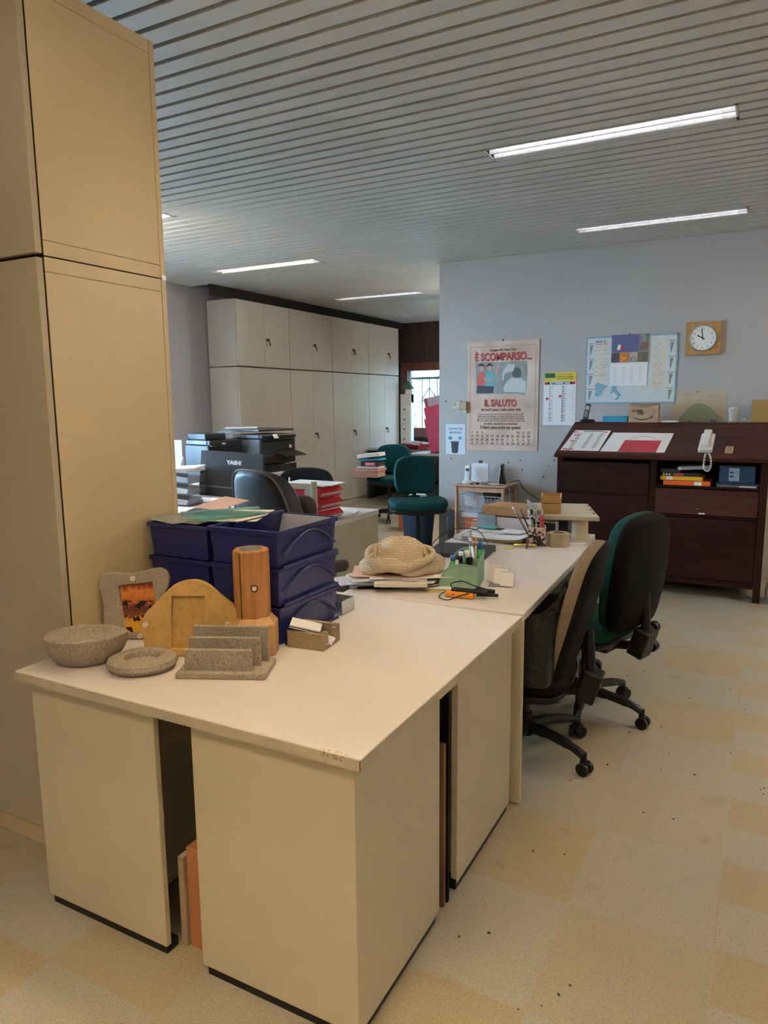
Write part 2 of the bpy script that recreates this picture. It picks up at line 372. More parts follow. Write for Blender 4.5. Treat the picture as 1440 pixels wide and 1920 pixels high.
struct(MB().box(XL, FX0, YB, YB+.12, 0, 3.1).box(FX1, XR, YB, YB+.12, 0, 3.1).box(FX0, FX1, YB, YB+.12, 0, FZ0).box(FX0, FX1, YB, YB+.12, FZ1, 3.1), 'wall_far', darkw)
w2 = struct(MB().box(FX0-.13, FX0, YB-.05, YB+.02, FZ0-.16, FZ1+.13).box(FX1, FX1+.13, YB-.05, YB+.02, FZ0-.16, FZ1+.13).box(FX0, FX1, YB-.05, YB+.02, FZ1, FZ1+.13).box(FX0, FX1, YB-.05, YB+.02, FZ0-.16, FZ0), 'window_2', redw)
MB().box(FX0, FX1, YB+.05, YB+.055, FZ0, FZ1).build('pane', glass, w2)
g = MB()
for i, x in enumerate([FX0+.12+k*.145 for k in range(11)]): g.cyl((x, YB+.3, FZ0-.2), (x, YB+.3, FZ1-.12), .009, n=6)
for cx in (FX0+.265, FX0+.99):
    d = .145
    for a, b in (((-d, 0), (0, .19)), ((0, .19), (d, 0)), ((d, 0), (0, -.19)), ((0, -.19), (-d, 0))):
        g.cyl((cx+a[0], YB+.3, 1.55+a[1]), (cx+b[0], YB+.3, 1.55+b[1]), .009, n=6)
g.box(FX0-.2, FX1+.2, YB+.29, YB+.31, FZ1-.14, FZ1-.1).box(FX0-.2, FX1+.2, YB+.29, YB+.31, FZ0-.22, FZ0-.18)
for x in (FX0-.1, FX1+.1):
    for z in (FZ1-.12, FZ0-.2): g.box(x-.01, x+.01, YB+.12, YB+.31, z-.01, z+.01)
tag(g.build('window_grille', mat('pale_green_iron', (.10, .11, .09), .6)), 'pale iron grille with diamond pattern outside the far window', 'window grille')
random.seed(44); db = MB()
for i in range(46):
    x = random.uniform(-.7, .6); y = random.uniform(1.5, 4.2); s_ = random.uniform(.002, .006); db.rbox((x, y, .0012), (s_*1.6, s_, .002), (0, 0, random.uniform(0, 3)))
tag(db.build('floor_crumbs', mat('dark_crumb', (.03, .022, .015), .9)), 'tiny dark crumbs scattered over the patched floor', 'crumbs', kind='stuff')
struct(MB().box(-2.935, XR, 6.72, 6.86, 0, 3.1).box(-.105, XR, 6.711, 6.72, 0, 3.1), 'wall_back', wallm)
struct(MB().box(XR, XR+.2, YF, YB, 0, 3.1), 'wall_right', wallm)
struct(MB().box(XL, XR, YF-.2, YF, 0, 3.1), 'wall_front', wallm)
struct(MB().box(XL-.2, XR+.2, YF-.2, YB+.2, 3.02, 3.15), 'trim_1', gap)     # dark void above the slats

# fixtures: x0 (left end), y (first slat gap), louvre offset, lit state
FIX = [(-1.43, 3.87, .010, 'soft'), (-1.43, 5.865, .055, 'soft'), (-5.07, 5.865, .0, 'white'), (-5.07, 8.175, .02, 'soft'), (-5.07, 10.38, .02, 'off'),
       (-1.43, 1.77, .03, 'warm'), (-1.43, -.33, .03, 'strong'), (-5.07, 3.87, .03, 'far'), (1.6, 1.77, .03, 'off'), (1.6, 5.865, .03, 'far'), (-2.2, 7.87, .03, 'far'), (.4, -.33, .03, 'strong'), (.45, 3.87, .03, 'side')]  # entries from the far-room one onward are unseen lamps added for fill
SP = .105
def slats():
    mb = MB(); k0 = int(math.floor((YF-2.19)/SP)); k1 = int(math.ceil((YB-2.19)/SP))
    for k in range(k0, k1):
        y0 = 2.19+k*SP; x0 = XL+.01 if y0 < 6.45 else -5.62
        cuts = [(f[0]-.012, f[0]+1.222) for f in FIX if f[1]-.02 < y0 < f[1]+.15]
        xs = [x0]+[c for ab in sorted(cuts) for c in ab]+[XR]
        if y0 > 6.6:
            pass
        for a, b in zip(xs[0::2], xs[1::2]):
            if b-a < .05: continue
            segs = [a]
            j = a+((k*1.37) % 3.0)
            pa, pb = y0+.013, y0+SP-.013
            if pb > YB: continue
            mb.add([(a, pa-.002, ZC+.020), (a, pa, ZC), (a, pb, ZC), (a, pb+.002, ZC+.020), (b, pa-.002, ZC+.020), (b, pa, ZC), (b, pb, ZC), (b, pb+.002, ZC+.020)],
                   [(0, 1, 5, 4), (1, 2, 6, 5), (2, 3, 7, 6), (3, 0, 4, 7), (0, 3, 2, 1), (4, 5, 6, 7)])
    return mb
struct(slats(), 'ceiling', slatm)

tubes = {'white': emis('lit_tube', MIXC, TUBE_W), 'warm': emis('lit_warm_tube', WARM, 24.0), 'strong': emis('strong_warm_tube', WARM, 105.0), 'far': emis('hidden_room_tube', MIXC, 70.0), 'side': emis('side_fill_tube', (1.0, .92, .80), 58.0), 'soft': emis('soft_tube', (1, 1, 1), 5.0), 'off': mat('unlit_tube', (.6, .6, .6), .3)}
reflm = mat('louvre_aluminium', (.62, .62, .64), .3, .3)
ceil_labels = {0: 'lit twin louvre ceiling light nearest the camera, above the near office chairs', 1: 'lit twin louvre ceiling light just before the calendar wall, above the mahogany desk',
    2: 'brightly lit louvre ceiling light left of the room, above the monitor desk', 3: 'dim louvre ceiling light beyond the bright one, beside the grey cupboards', 4: 'unlit louvre ceiling light farthest away, near the grilled window',
    5: 'lit warm louvre ceiling light above the cream worktop', 6: 'lit warm louvre ceiling light behind the viewer', 7: 'lit louvre ceiling light above the left desk behind the tall cream locker',
    8: 'unlit louvre ceiling light outside the view at the right, nearer one', 9: 'lit louvre ceiling light outside the view at the right, farther one', 10: 'added unseen louvre fill light behind the calendar wall', 11: 'added unseen warm louvre fill light behind the viewer at the right', 12: 'added unseen louvre fill light right of the view, brightening the floor'}
for i, (x0, y0, off, st) in enumerate(FIX):
    t = thing('ceiling_light', ceil_labels[i], 'ceiling light', (x0, y0, ZC), group='louvre ceiling lights')
    L = 1.21; c = y0+off-y0; MB().box(0, L, off+.0725, off+.0775, -.001, .03).build('centre_bar', dgrey, t)
    MB().box(-.01, L+.01, .002, off, -.003, .02).box(-.01, L+.01, off+.15, .208, -.003, .02).box(-.01, 0, .002, .208, -.003, .02).box(L, L+.01, .002, .208, -.003, .02).build('frame', slatm, t)
    MB().box(0, L, off, off+.15, .09, .095).box(0, L, off-.002, off, 0, .095).box(0, L, off+.15, off+.152, 0, .095).box(-.002, 0, off, off+.15, 0, .095).box(L, L+.002, off, off+.15, 0, .095).build('housing', white, t)
    for r in (0, 1):
        ya = off+.003+r*.075; yb = ya+.069; yc = (ya+yb)/2; lv = MB()
        lv.add([(0, ya, 0), (L, ya, 0), (L, ya+.012, .05), (0, ya+.012, .05), (0, ya-.002, .05), (L, ya-.002, .05)], [(0, 1, 2, 3), (3, 2, 5, 4), (0, 4, 5, 1)])
        lv.add([(0, yb, 0), (L, yb, 0), (L, yb-.012, .05), (0, yb-.012, .05), (0, yb+.002, .05), (L, yb+.002, .05)], [(0, 3, 2, 1), (3, 4, 5, 2), (0, 1, 5, 4)])
        for k in range(1, 20):
            x = k*L/20
            lv.add([(x, ya, .0), (x, yb, .0), (x-.006, yb, .045), (x-.006, ya, .045), (x+.006, ya, .045), (x+.006, yb, .045)], [(0, 1, 2, 3), (0, 4, 5, 1), (3, 2, 5, 4)])
        lv.build('louvre', reflm, t)
        MB().cyl((.015, yc, .068), (L-.015, yc, .068), .013, n=12).build('tube', tubes[st], t)

# unseen batten lamps added as fill, behind the viewer and in hidden corners
bt = emis('fill_tube', WARM, 9.5)
bcs = [emis('left_fill_tube', (1.0, .93, .84), 34.0), emis('far_fill_tube', (1.0, .93, .84), 90.0), emis('right_fill_tube', (1.0, .90, .78), 32.0)]
for i, (x0, y0) in enumerate(((-1.7, .15), (.4, .15), (-1.7, -1.8), (.4, -1.8), (-5.4, 3.5), (-3.1, 8.7), (1.6, 5.4))):
    t = thing('fill_batten', ('added unseen fill lamp behind the viewer, near left', 'added unseen fill lamp behind the viewer, near right', 'added unseen fill lamp behind the viewer, far left', 'added unseen fill lamp behind the viewer, far right', 'added unseen fill lamp above the left desk, hidden behind the tall locker', 'added unseen fill lamp in the far room behind the calendar wall', 'added unseen fill lamp outside the view at the right')[i], 'lamp', (x0, y0, 2.60), group='added unseen fill lamps')
    MB().box(0, 1.25, -.02, .02, .035, .055).box(0, .01, -.015, .015, -.02, .04).box(1.24, 1.25, -.015, .015, -.02, .04).build('batten', white, t)
    MB().cyl((.012, 0, .005), (1.238, 0, .005), .019, n=12).build('tube', bt if i < 4 else bcs[i-4], t)
    MB().cyl((.2, 0, .05), (.2, 0, .235), .004, n=6).cyl((1.05, 0, .05), (1.05, 0, .235), .004, n=6).build('suspension_rod', steel, t)

struct(MB().box(-5.63, -5.61, 6.44, YB-.06, 2.708, 2.90), 'gap_shade_strip', mat('cupboard_gap_shade', (.012, .010, .009), .9))  # added dark strip, painting the shade in the gap above the cupboards

# outside the windows: a clipped leafy hedge and pale ground
leafm = voro('hedge_leaves', [(.26, .25, .15), (.36, .33, .22), (.17, .17, .10), (.46, .42, .31)], 30, .7)
hb = MB(); random.seed(3)
for i in range(2600):
    x = random.uniform(-8.5, -1.5); z = random.uniform(.2, 3.2); y = 14.2+random.uniform(-.35, .35); a = random.uniform(0, 6.3); s = random.uniform(.05, .11)
    M = Matrix.Translation((x, y, z)) @ Euler((random.uniform(-1, 1), random.uniform(-1, 1), a)).to_matrix().to_4x4()
    hb.add([(-s, 0, 0), (0, 0, -s*.5), (s, 0, 0), (0, .01, s*.5)], [(0, 1, 2, 3)], 0, False, M)
hb.box(-8.5, -1.5, 14.5, 14.9, 0, 3.1)
tag(hb.build('garden_hedge', leafm, fix=False), 'pale green leafy hedge seen outside the far grilled window', 'hedge', kind='stuff')
struct(MB().box(-14, 10, YB+.25, 20, -.3, -.1).box(-14, XL-.25, -8, YB+.25, -.3, -.1), 'trim_2', mat('pale_gravel', (.2, .19, .17), .9))

# ---------------------------------------------------------------- tall cream locker stack (foreground left)
def key(parent, loc, face, sc=1.0):   # small lock with hanging key; face = outward axis ('x' or 'y-')
    k = MB()
    if face == 'x':
        k.cyl((0, 0, 0), (.008*sc, 0, 0), .009*sc, n=12).rbox((.016*sc, 0, -.004*sc), (.018*sc, .004*sc, .02*sc)).rbox((.022*sc, .008*sc, -.03*sc), (.004*sc, .014*sc, .035*sc), (.2, 0, 0))
    else:
        k.cyl((0, 0, 0), (0, -.008, 0), .009, n=12).rbox((0, -.016, -.004), (.004, .018, .02))
    o = k.build('key', mat('tarnished_brass', (.12, .10, .07), .35, .8), parent); o.location = loc; return o
gapr = mat('dark_red_gap', (.05, .018, .008), .8)
def near_locker(z0, z1, name, label, x0=-2.86, x1=-1.90, y0=1.440, y1=1.95):
    t = thing(name, label, 'cupboard', (x1, y0, z0), group='stacked cream cupboards in the foreground')
    w = x1-x0; d = y1-y0; h = z1-z0
    MB().box(-w, -.004, .028, d-.004, .0, h).build('body', gapr, t)
    s = MB(); ry = .034; rt = .042
    s.box(-.004, 0, .027, d-.022, rt+.0012, h-rt-.0012).box(-.004, 0, .027, d-.022, 0.0, rt).box(-.004, 0, .027, d-.022, h-rt, h).box(-.004, .0012, d-.0205, d, 0, h)
    s.build('side_panel', lockc, t, bevel=.0008, seg=1)
    MB().box(-w, -.004, .028, d, h-.001, h).box(-w, -.004, .03, .05, 0, h).build('top_panel', lockc, t)
    for k in (0, 1):
        xa = -w/2*(k+1)+.002; dr = MB().box(xa, xa+w/2-.004, 0, .022, (.004 if z0 > .5 else .075), h-.004).build('door', lockd, t, bevel=.002)
    if z0 < .5: MB().box(-w, -.002, .012, .03, 0, .068).build('plinth', lockc, t)
    return t
near_locker(0, 1.931, 'locker', 'tall cream lower cupboard at the left foreground with yellowed side panel')
near_locker(1.935, 2.70, 'top_cupboard', 'cream top cupboard stacked on the tall foreground cupboard, touching the slats')
MB_ = MB().box(-.012, .004, 0, .02, 0, .014).build('hinge_block', steel, [o for o in COL.objects if o.name == 'locker'][0]); MB_.location = (0, .49, 1.93)

# ---------------------------------------------------------------- grey cream cupboards along the left wall
def bank(z0, z1, ys, nm, labels, keyz, group):
    for i in range(4):
        ya, yb = ys[i], ys[i+1]; W_ = yb-ya
        t = thing(nm, labels[i], 'cupboard', (-5.5, ya, z0), group=group); h = z1-z0
        MB().box(-.44, -.022, .002, W_-.002, 0, h).build('body', bankm, t, bevel=.002)
        for k in (0, 1):
            a = .004 if k == 0 else W_*(.50 if i < 3 or z0 < 1 else .58)+.001; b = W_*(.50 if i < 3 or z0 < 1 else .58)-.001 if k == 0 else W_-.004
            zb = .06 if z0 < 1 else .005
            d = MB().box(-.020, 0, a, b, zb, h-.005).build('door', bankm, t, bevel=.0015)
            if k == 1: key(d, (0, a+.045, keyz-z0), 'x', 1.6)
        if z0 < 1: MB().box(-.42, -.03, .01, W_-.01, 0, .06).build('plinth', dgrey, t)
        if i == 3: MB().box(-.4, -.02, .0, W_, h-.001, h).build('top_panel', bankm, t)
YS = [6.74, 7.784, 8.822, 9.872, 10.90]
gl = 'lower grey-cream cupboards along the left wall'; gu = 'upper grey-cream cupboards along the left wall'
bank(0, 1.925, YS, 'cupboard', ['tall grey-cream lower cupboard nearest in the row, behind the printers', 'tall grey-cream lower cupboard second from the near end of the row', 'tall grey-cream lower cupboard third from the near end of the row', 'tall grey-cream lower cupboard farthest in the row, with a window glow on its doors'], 1.08, gl)
bank(1.935, 2.70, YS, 'top_cupboard', ['grey-cream top cupboard nearest in the upper row', 'grey-cream top cupboard second from the near end of the upper row', 'grey-cream top cupboard third from the near end of the upper row', 'grey-cream top cupboard farthest in the upper row, by the dark boards'], 2.27, gu)

# ---------------------------------------------------------------- foreground worktop and its pedestals
t = tag(MB().slab(rrect(1.155, 1.163, .006, 3, -1.3055, 1.8275), .709, .74).build('worktop', [topm], bevel=.0025), 'big cream worktop with chipped front edge, stoneware displayed on it', 'worktop')
MB().box(-1.884, -.727, 1.2445, 1.246, .711, .7375).box(-.7285, -.727, 1.2445, 2.409, .711, .7375).build('edge_band', edgem, t)
chip = MB(); random.seed(5)
for i in range(16):
    x = random.uniform(-.83, -.77); z = random.uniform(.727, .738); chip.rbox((x, 1.2443, z), (random.uniform(.002, .007), .0006, random.uniform(.002, .006)), (0, random.uniform(0, 3), 0))
for i in range(7):
    x = random.uniform(-.83, -.765); chip.rbox((x, 1.2485+random.random()*.004, .7402), (random.uniform(.003, .009), .002, .0006), (0, 0, random.uniform(0, 3)))
chip.build('worn_patch', carddark, t)
def pedestal(x0, x1, y0, y1, label, panels):
    t = thing('pedestal', label, 'pedestal', (x0, y0, 0), group='cream pedestals under the worktop'); w = x1-x0; d = y1-y0
    MB().box(.006, w-(.003 if x1 > -1.3 else .17), .022, d, .045, .705).build('body', beige, t, bevel=.002)
    if panels == 'front': MB().box(0, w, 0, .018, .028, .70).build('front_panel', beige, t, bevel=.002)
    if panels == 'side':
        MB().box(w-.002, w, 0, d, .028, .70).box(w-.02, w-.002, 0, d, .04, .70).build('side_panel', beige, t, bevel=.001)
    MB().box(.012, w-.006, .006, d-.01 if x1 > -1.3 else .05, .0, .028).build('plinth', black, t, bevel=.002)
    return t
pedestal(-1.845, -1.362, 1.268, 1.74, 'cream pedestal under the worktop at its left front corner', 'front')
t = pedestal(-1.233, -.757, 1.268, 1.738, 'cream pedestal under the chipped front right corner of the worktop', 'front')
MB().box(.474, .477, 0, .47, .028, .70).build('side_panel', beige, t)
t = pedestal(-1.233, -.757, 1.875, 2.385, 'cream pedestal at the rear right under the worktop, before the table leg', 'side')
pedestal(-1.845, -1.362, 1.875, 2.385, 'cream pedestal at the rear left under the worktop', 'front')
tag(MB().box(-1.335, -1.24, 1.33, 1.62, 0, .30).build('cardboard_box', [mat('orange_brown_cardboard', (.42, .17, .055), .85, var=.1)], bevel=.003), 'orange-brown cardboard box standing in the gap between the front pedestals', 'cardboard box')
tag(MB().box(-1.358, -1.338, 1.32, 1.60, 0, .27).build('cardboard_sheet', [carddark], bevel=.002), 'dull cardboard sheet upright beside the orange-brown box under the worktop', 'cardboard')
tag(MB().slab([(-1.35, 1.42), (-1.22, 1.38), (-1.20, 1.56), (-1.34, 1.60)], .302, .312).build('paper_bundle', paper), 'loose white papers lying on the box between the front pedestals', 'papers')
tt = thing('book', 'dark upright book with red spine print on the box under the worktop', 'book', (-1.272, 1.345, .314)); MB().box(0, .03, 0, .14, 0, .19).build('cover', blackm, tt, bevel=.002); MB().box(.006, .024, -.001, 0, .05, .14).build('spine_print', redm, tt)
tag(MB().box(-1.84, -.762, 1.815, 1.83, 0, .70).build('pedestal_shade_board', [blackm], bevel=.002), 'black board added as the dark shade between the front and rear pedestals', 'board')  # added board, black in place of the shade under the worktop
tag(MB().box(-1.2, -.764, 1.79, 1.805, 0, .52).build('cardboard_sheet', [mat('red_brown_cardboard', (.22, .10, .05), .85, var=.2)], bevel=.002), 'brown cardboard panel upright between the right-hand pedestals', 'cardboard')

# ---------------------------------------------------------------- second table (rotated a little) and the narrow one behind it
a2 = R(2.36)
t = thing('desk', 'cream desk with hat, organiser and laptop, beyond the worktop', 'desk', (-.7305, 2.434, 0), a2)
MB().slab(rrect(.745, 1.337, .008, 3, -.3725, .6685), .71, .74).build('top', topm, t, bevel=.003)
MB().box(-.745, 0, -.002, .022, 0, .712).build('end_panel', beige, t, bevel=.006, seg=3)
MB().box(-.745, -.02, 1.31, 1.332, 0, .712).build('end_panel', beige, t, bevel=.003)
MB().box(-.70, -.68, .03, 1.30, .3, .70).build('modesty_panel', beige, t, bevel=.002)
t = thing('side_table', 'narrow cream side table past the desk carrying the monitor arm', 'table', (-.815, 3.782, 0), R(2.0))
MB().slab(rrect(.735, .345, .01, 3, -.3675, .1725), .70, .74).build('top', topm, t, bevel=.003)
MB().box(-.03, 0, 0, .345, 0, .70).build('end_panel', beige, t, bevel=.004)
MB().box(-.735, -.71, 0, .345, 0, .70).build('end_panel', beige, t, bevel=.004)
MB().box(-.735, -.64, .30, .345, .74, .765).build('end_stop', beech, t, bevel=.003)

# ---------------------------------------------------------------- office chairs
def shell_outline(w, h, top=.75, n=7):
    # egg shaped back outline: narrower below
    pts = [(-w*.36, 0), (0, -.01*h), (w*.36, 0), (w*.47, h*.18), (w*.5, h*.45), (w*.49, h*.68), (w*.42, h*.88), (w*.26, h*.975), (0, h), (-w*.26, h*.975), (-w*.42, h*.88), (-w*.49, h*.68), (-w*.5, h*.45), (-w*.47, h*.18)]
    return smooth_loop(pts, 5)
def seat_outline(w, d):
    pts = [(-w*.5, -d*.1), (-w*.46, -d*.38), (-w*.3, -d*.49), (0, -d*.5), (w*.3, -d*.49), (w*.46, -d*.38), (w*.5, -d*.1), (w*.5, d*.2), (w*.44, d*.43), (w*.25, d*.5), (0, d*.51), (-w*.25, d*.5), (-w*.44, d*.43), (-w*.5, d*.2)]
    return smooth_loop(pts, 5)
def office_chair(label, fab, loc, rz, seatz=.44, back=(.40, .93), bw=.44, tilt=.2, star=0, sw=.46, bx=-.20, group='office chairs', back_black=True, height_star=True, name='office_chair', tshell=.03, seatmat=None):
    # local frame: the chair faces +y
    t = thing(name, label, 'office chair', loc, rz, group)
    for k in range(5):
        a = star+2*math.pi*k/5-rz; c, s = math.cos(a), math.sin(a)
        pts = [(.03*c, .03*s, .115), (.12*c, .12*s, .115), (.23*c, .23*s, .098), (.285*c, .285*s, .078)]
        leg = MB().tube(spline(pts, 4), [.026]*4+[.022]*4+[.018]*5, n=8).cyl((.285*c, .285*s, .09), (.285*c, .285*s, .045), .014, n=8).build('leg', black, t)
        w = MB()
        pc = Vector((.292*c, .292*s, .027)); ax = Vector((-s, c, 0))
        for q in (-1, 1): w.cyl(pc+ax*q*.008, pc+ax*q*.026, .027, n=16)
        w.rbox((pc.x, pc.y, .048), (.03, .03, .018), (0, 0, a)); w.build('caster', black, t)
    MB().cyl((0, 0, .08), (0, 0, .15), .035, n=16).cyl((0, 0, .15), (0, 0, seatz-.18), .026, n=16).cyl((0, 0, seatz-.18), (0, 0, seatz-.06), .018, n=16).build('column', black, t)
    MB().box(-.09, .09, -.16, .10, seatz-.09, seatz-.045).build('mechanism', black, t, bevel=.012)
    M = lambda q: (q[0], q[2]+.03, seatz-q[1]-.02*(max(0, q[2]-.08)/.15)**2*.5+.012*(abs(q[0])/.23)**2)
    MB().pillow(seat_outline(sw, .45), .038, .026, M, e=.09).build('seat', seatmat or fab, t)
    M2 = lambda q: (q[0], q[2]+.03, seatz-.028-q[1])
    MB().pillow(seat_outline(sw*.97, .435), .01, .03, M2, e=.10).build('seat_shell', black, t)
    h = back[1]-back[0]
    def B(q):
        x, y, z = q; zz = z-h*.5
        return (x, bx+y*math.cos(tilt)+.030*(x/(bw/2))**2-zz*math.sin(tilt)-.015*math.cos(math.pi*zz/h), back[0]+h*.5+zz*math.cos(tilt)+y*math.sin(tilt))
    # front pad towards +y, shell towards -y
    pad = MB().pillow([(p[0], p[1]) for p in shell_outline(bw, h)], .0, .052, lambda q: B((q[0], q[1], q[2])), e=.08).build('backrest', fab, t)
    MB().pillow([(p[0]*1.015, p[1]*1.01-.003) for p in shell_outline(bw, h)], tshell, .008, lambda q: B((q[0], q[1]-.003, q[2])), e=.12).build('back_shell', blackm if back_black else fab, t)
    lo = B((0, -.03, h*.35))
    MB().tube(spline([lo, (0, lo[1]-.012, seatz+.06), (0, bx-.03, seatz-.03), (0, -.12, seatz-.07)], 6), .022, n=8).rbox((0, bx-.035, seatz-.02), (.10, .075, .13), (.3, 0, 0)).build('back_bar', black, t, bevel=.014, seg=3)
    for sx, zz in ((1, seatz+.03), (1, seatz-.06)):
        MB().cyl((.04*sx, bx-.04, zz), (.085*sx, bx-.04, zz), .014, n=10).cyl((.075*sx, bx-.04, zz), (.11*sx, bx-.04, zz), .026, n=12).build('knob', black, t)
    MB().tube([(.05, .0, seatz-.06), (.18, .02, seatz-.07), (.25, .02, seatz-.065)], .006, n=6).build('lever', black, t)
    return t
c1 = office_chair('office chair with beige-grey fabric back and black shell, at the near desk', greyfab, (-.84, 2.86, 0), R(93), .36, (.385, .945), .44, .25, R(-19), bx=-.23, tshell=.022, seatmat=blackm)
c2 = office_chair('tall-backed green office chair with black shell behind the beige-grey one', greenfab, (-.705, 3.37, 0), R(72), .44, (.49, 1.01), .44, .10, R(-12), bx=-.25, tshell=.05)

# ---------------------------------------------------------------- things on the worktop
A = .46; TZ = .7402
def sidx(label): return label
# rough-hewn stone bowl
def bowl_w(t, r, z): return (1+.035*math.sin(3*t+1)+.02*math.sin(7*t+.5)+(.012*math.sin(17*t+z*90) if z < .08 else 0), 0)
prof = [(0, 0), (.062, 0), (.080, .012), (.098, .035), (.108, .062), (.110, .086), (.104, .090), (.080, .088), (.072, .080), (.04, .066), (0, .062)]
o = tag(MB().lathe(prof, 48, sx=1.08, sy=.80, wob=bowl_w).build('stone_bowl', stone), 'rough grey stone bowl on the left corner of the worktop', 'bowl'); o.location = (-1.757, 1.392, TZ); o.rotation_euler = (0, 0, R(33))
# round stone ashtray
prof = [(0, 0), (.075, 0), (.093, .006), (.101, .018), (.097, .030), (.085, .036), (.056, .038), (.051, .034), (.049, .018), (0, .016)]
o = tag(MB().lathe(prof, 56, sx=1.0, sy=.92).build('stone_ashtray', stone), 'round flat grey stone dish with circular hollow, between bowl and letter holder', 'ashtray'); o.location = (-1.566, 1.432, TZ); o.rotation_euler = (0, 0, A)
# stone letter holder
t = thing('letter_holder', 'grey stone letter holder with three stepped upright slabs', 'letter holder', (-1.416, 1.409, TZ), R(24))
MB().slab(rrect(.256, .138, .006, 3, .128, .069), 0, .018).build('base', stone, t, bevel=.003)
for y, h, x1 in ((.022, .078, .212), (.062, .100, .228), (.100, .122, .243)):
    MB().plate(rrect(x1-.020, h-.012, .006, 3, (x1+.020)/2, (h+.012)/2), y, y+.013).build('upright_slab', stone, t, bevel=.002)
# grey stone picture frame with a photograph
def leaning(name, label, cat, loc, rz, lean):
    return thing(name, label, cat, loc, rz, None, rx=-lean)
t = leaning('picture_frame', 'wavy grey stone picture frame holding a small crowd photo', 'picture frame', (-1.778, 1.612, TZ), .47, .15)
out = smooth_loop([(-.098, .004), (-.107, .05), (-.108, .10), (-.114, .14), (-.124, .177), (-.116, .207), (-.090, .219), (-.05, .217), (-.007, .218), (.024, .224), (.061, .233), (.088, .230), (.104, .212), (.105, .176), (.088, .139), (.070, .09), (.066, .05), (.072, .008), (.03, .001), (-.04, .001)], 5)
hole = [(-.059, .176), (-.037, .021), (.078, .023), (.053, .187)]
holed('frame', out, [hole], .020, stone, t, bevel=.002)
ph = MB().plate([(-.060, .178), (-.038, .019), (.080, .021), (.054, .189)], .002, .006).build('photo', None, t)
def photo_mat():
    m, nt, p = base_mat('crowd_photo'); tc = nd(nt, 'ShaderNodeTexCoord'); L = nt.links.new; p.inputs['Roughness'].default_value = .25
    sp = nd(nt, 'ShaderNodeSeparateXYZ'); L(tc.outputs['Object'], sp.inputs[0])
    n = nd(nt, 'ShaderNodeTexNoise'); n.inputs['Scale'].default_value = 60; n.inputs['Detail'].default_value = 5; L(tc.outputs['Object'], n.inputs['Vector'])
    cr = nd(nt, 'ShaderNodeValToRGB'); e = cr.color_ramp.elements
    ad = nd(nt, 'ShaderNodeMath', operation='MULTIPLY_ADD'); L(n.outputs['Fac'], ad.inputs[0]); ad.inputs[1].default_value = .06; L(sp.outputs[2], ad.inputs[2])
    dv = nd(nt, 'ShaderNodeMath', operation='MULTIPLY'); L(ad.outputs[0], dv.inputs[0]); dv.inputs[1].default_value = 4.6; L(dv.outputs[0], cr.inputs[0])
    e[0].position = .15; e[0].color = (.75, .42, .03, 1); e[1].position = .95; e[1].color = (.35, .05, .01, 1)
    for q, c in ((.42, (.70, .33, .04)), (.5, (.20, .05, .02)), (.62, (.14, .03, .03)), (.72, (.60, .16, .02)), (.85, (.75, .25, .03))): k = e.new(q); k.color = (*c, 1)
    v = nd(nt, 'ShaderNodeTexVoronoi'); v.inputs['Scale'].default_value = 75; L(tc.outputs['Object'], v.inputs['Vector'])
    c2 = nd(nt, 'ShaderNodeValToRGB'); c2.color_ramp.interpolation = 'CONSTANT'; c2.color_ramp.elements[0].color = (.06, .03, .04, 1); c2.color_ramp.elements[1].color = (1, 1, 1, 1); c2.color_ramp.elements[1].position = .30
    s3 = nd(nt, 'ShaderNodeSeparateColor'); L(v.outputs['Color'], s3.inputs[0]); L(s3.outputs[0], c2.inputs[0])
    up = nd(nt, 'ShaderNodeMath', operation='LESS_THAN'); L(sp.outputs[2], up.inputs[0]); up.inputs[1].default_value = .125
    mx = nd(nt, 'ShaderNodeMixRGB', blend_type='MULTIPLY'); L(up.outputs[0], mx.inputs[0]); L(cr.outputs[0], mx.inputs[1]); L(c2.outputs[0], mx.inputs[2]); L(mx.outputs[0], p.inputs['Base Color'])
    return m
ph.data.materials.clear(); ph.data.materials.append(photo_mat())
screwm = mat('pale_screw', (.72, .64, .56), .35)
def screw(par, x, z, y=-.012):
    MB().cyl((x, y+.004, z), (x, y-.004, z), .0085, n=16).build('screw', screwm, par, bevel=.001); MB().rbox((x, y-.0045, z), (.001, .0015, .013), (0, .6, 0)).build('screw_slot', carddark, par)
screw(t, -.010, .199); screw(t, .012, .0105)
MB().plate([(-.01, .0), (.0, .10), (.01, .0)], .012, .09).build('back_strut', stone, t)
# yellow stone frame
t = leaning('picture_frame', 'curved yellow stone picture frame with empty recess', 'picture frame', (-1.565, 1.542, TZ), .47, .12)
out = smooth_loop([(-.058, .002), (-.078, .046), (-.086, .095), (-.072, .13), (-.040, .164), (-.005, .199), (.025, .223), (.065, .233), (.099, .230), (.129, .213), (.163, .183), (.197, .156), (.211, .124), (.200, .074), (.180, .040), (.160, .002), (.05, .001)], 5)
holed('frame', out, [[(.010, .184), (.111, .184), (.108, .023), (.003, .023)]], .022, stoney, t, bevel=.002)
MB().plate([(.0, .19), (.115, .19), (.112, .019), (-.001, .019)], .003, .009).build('recess_panel', stoney, t)
screw(t, -.070, .098, -.012); screw(t, .182, .098, -.012)
MB().plate([(.045, .0), (.055, .12), (.065, .0)], .01, .08).build('back_strut', stoney, t)
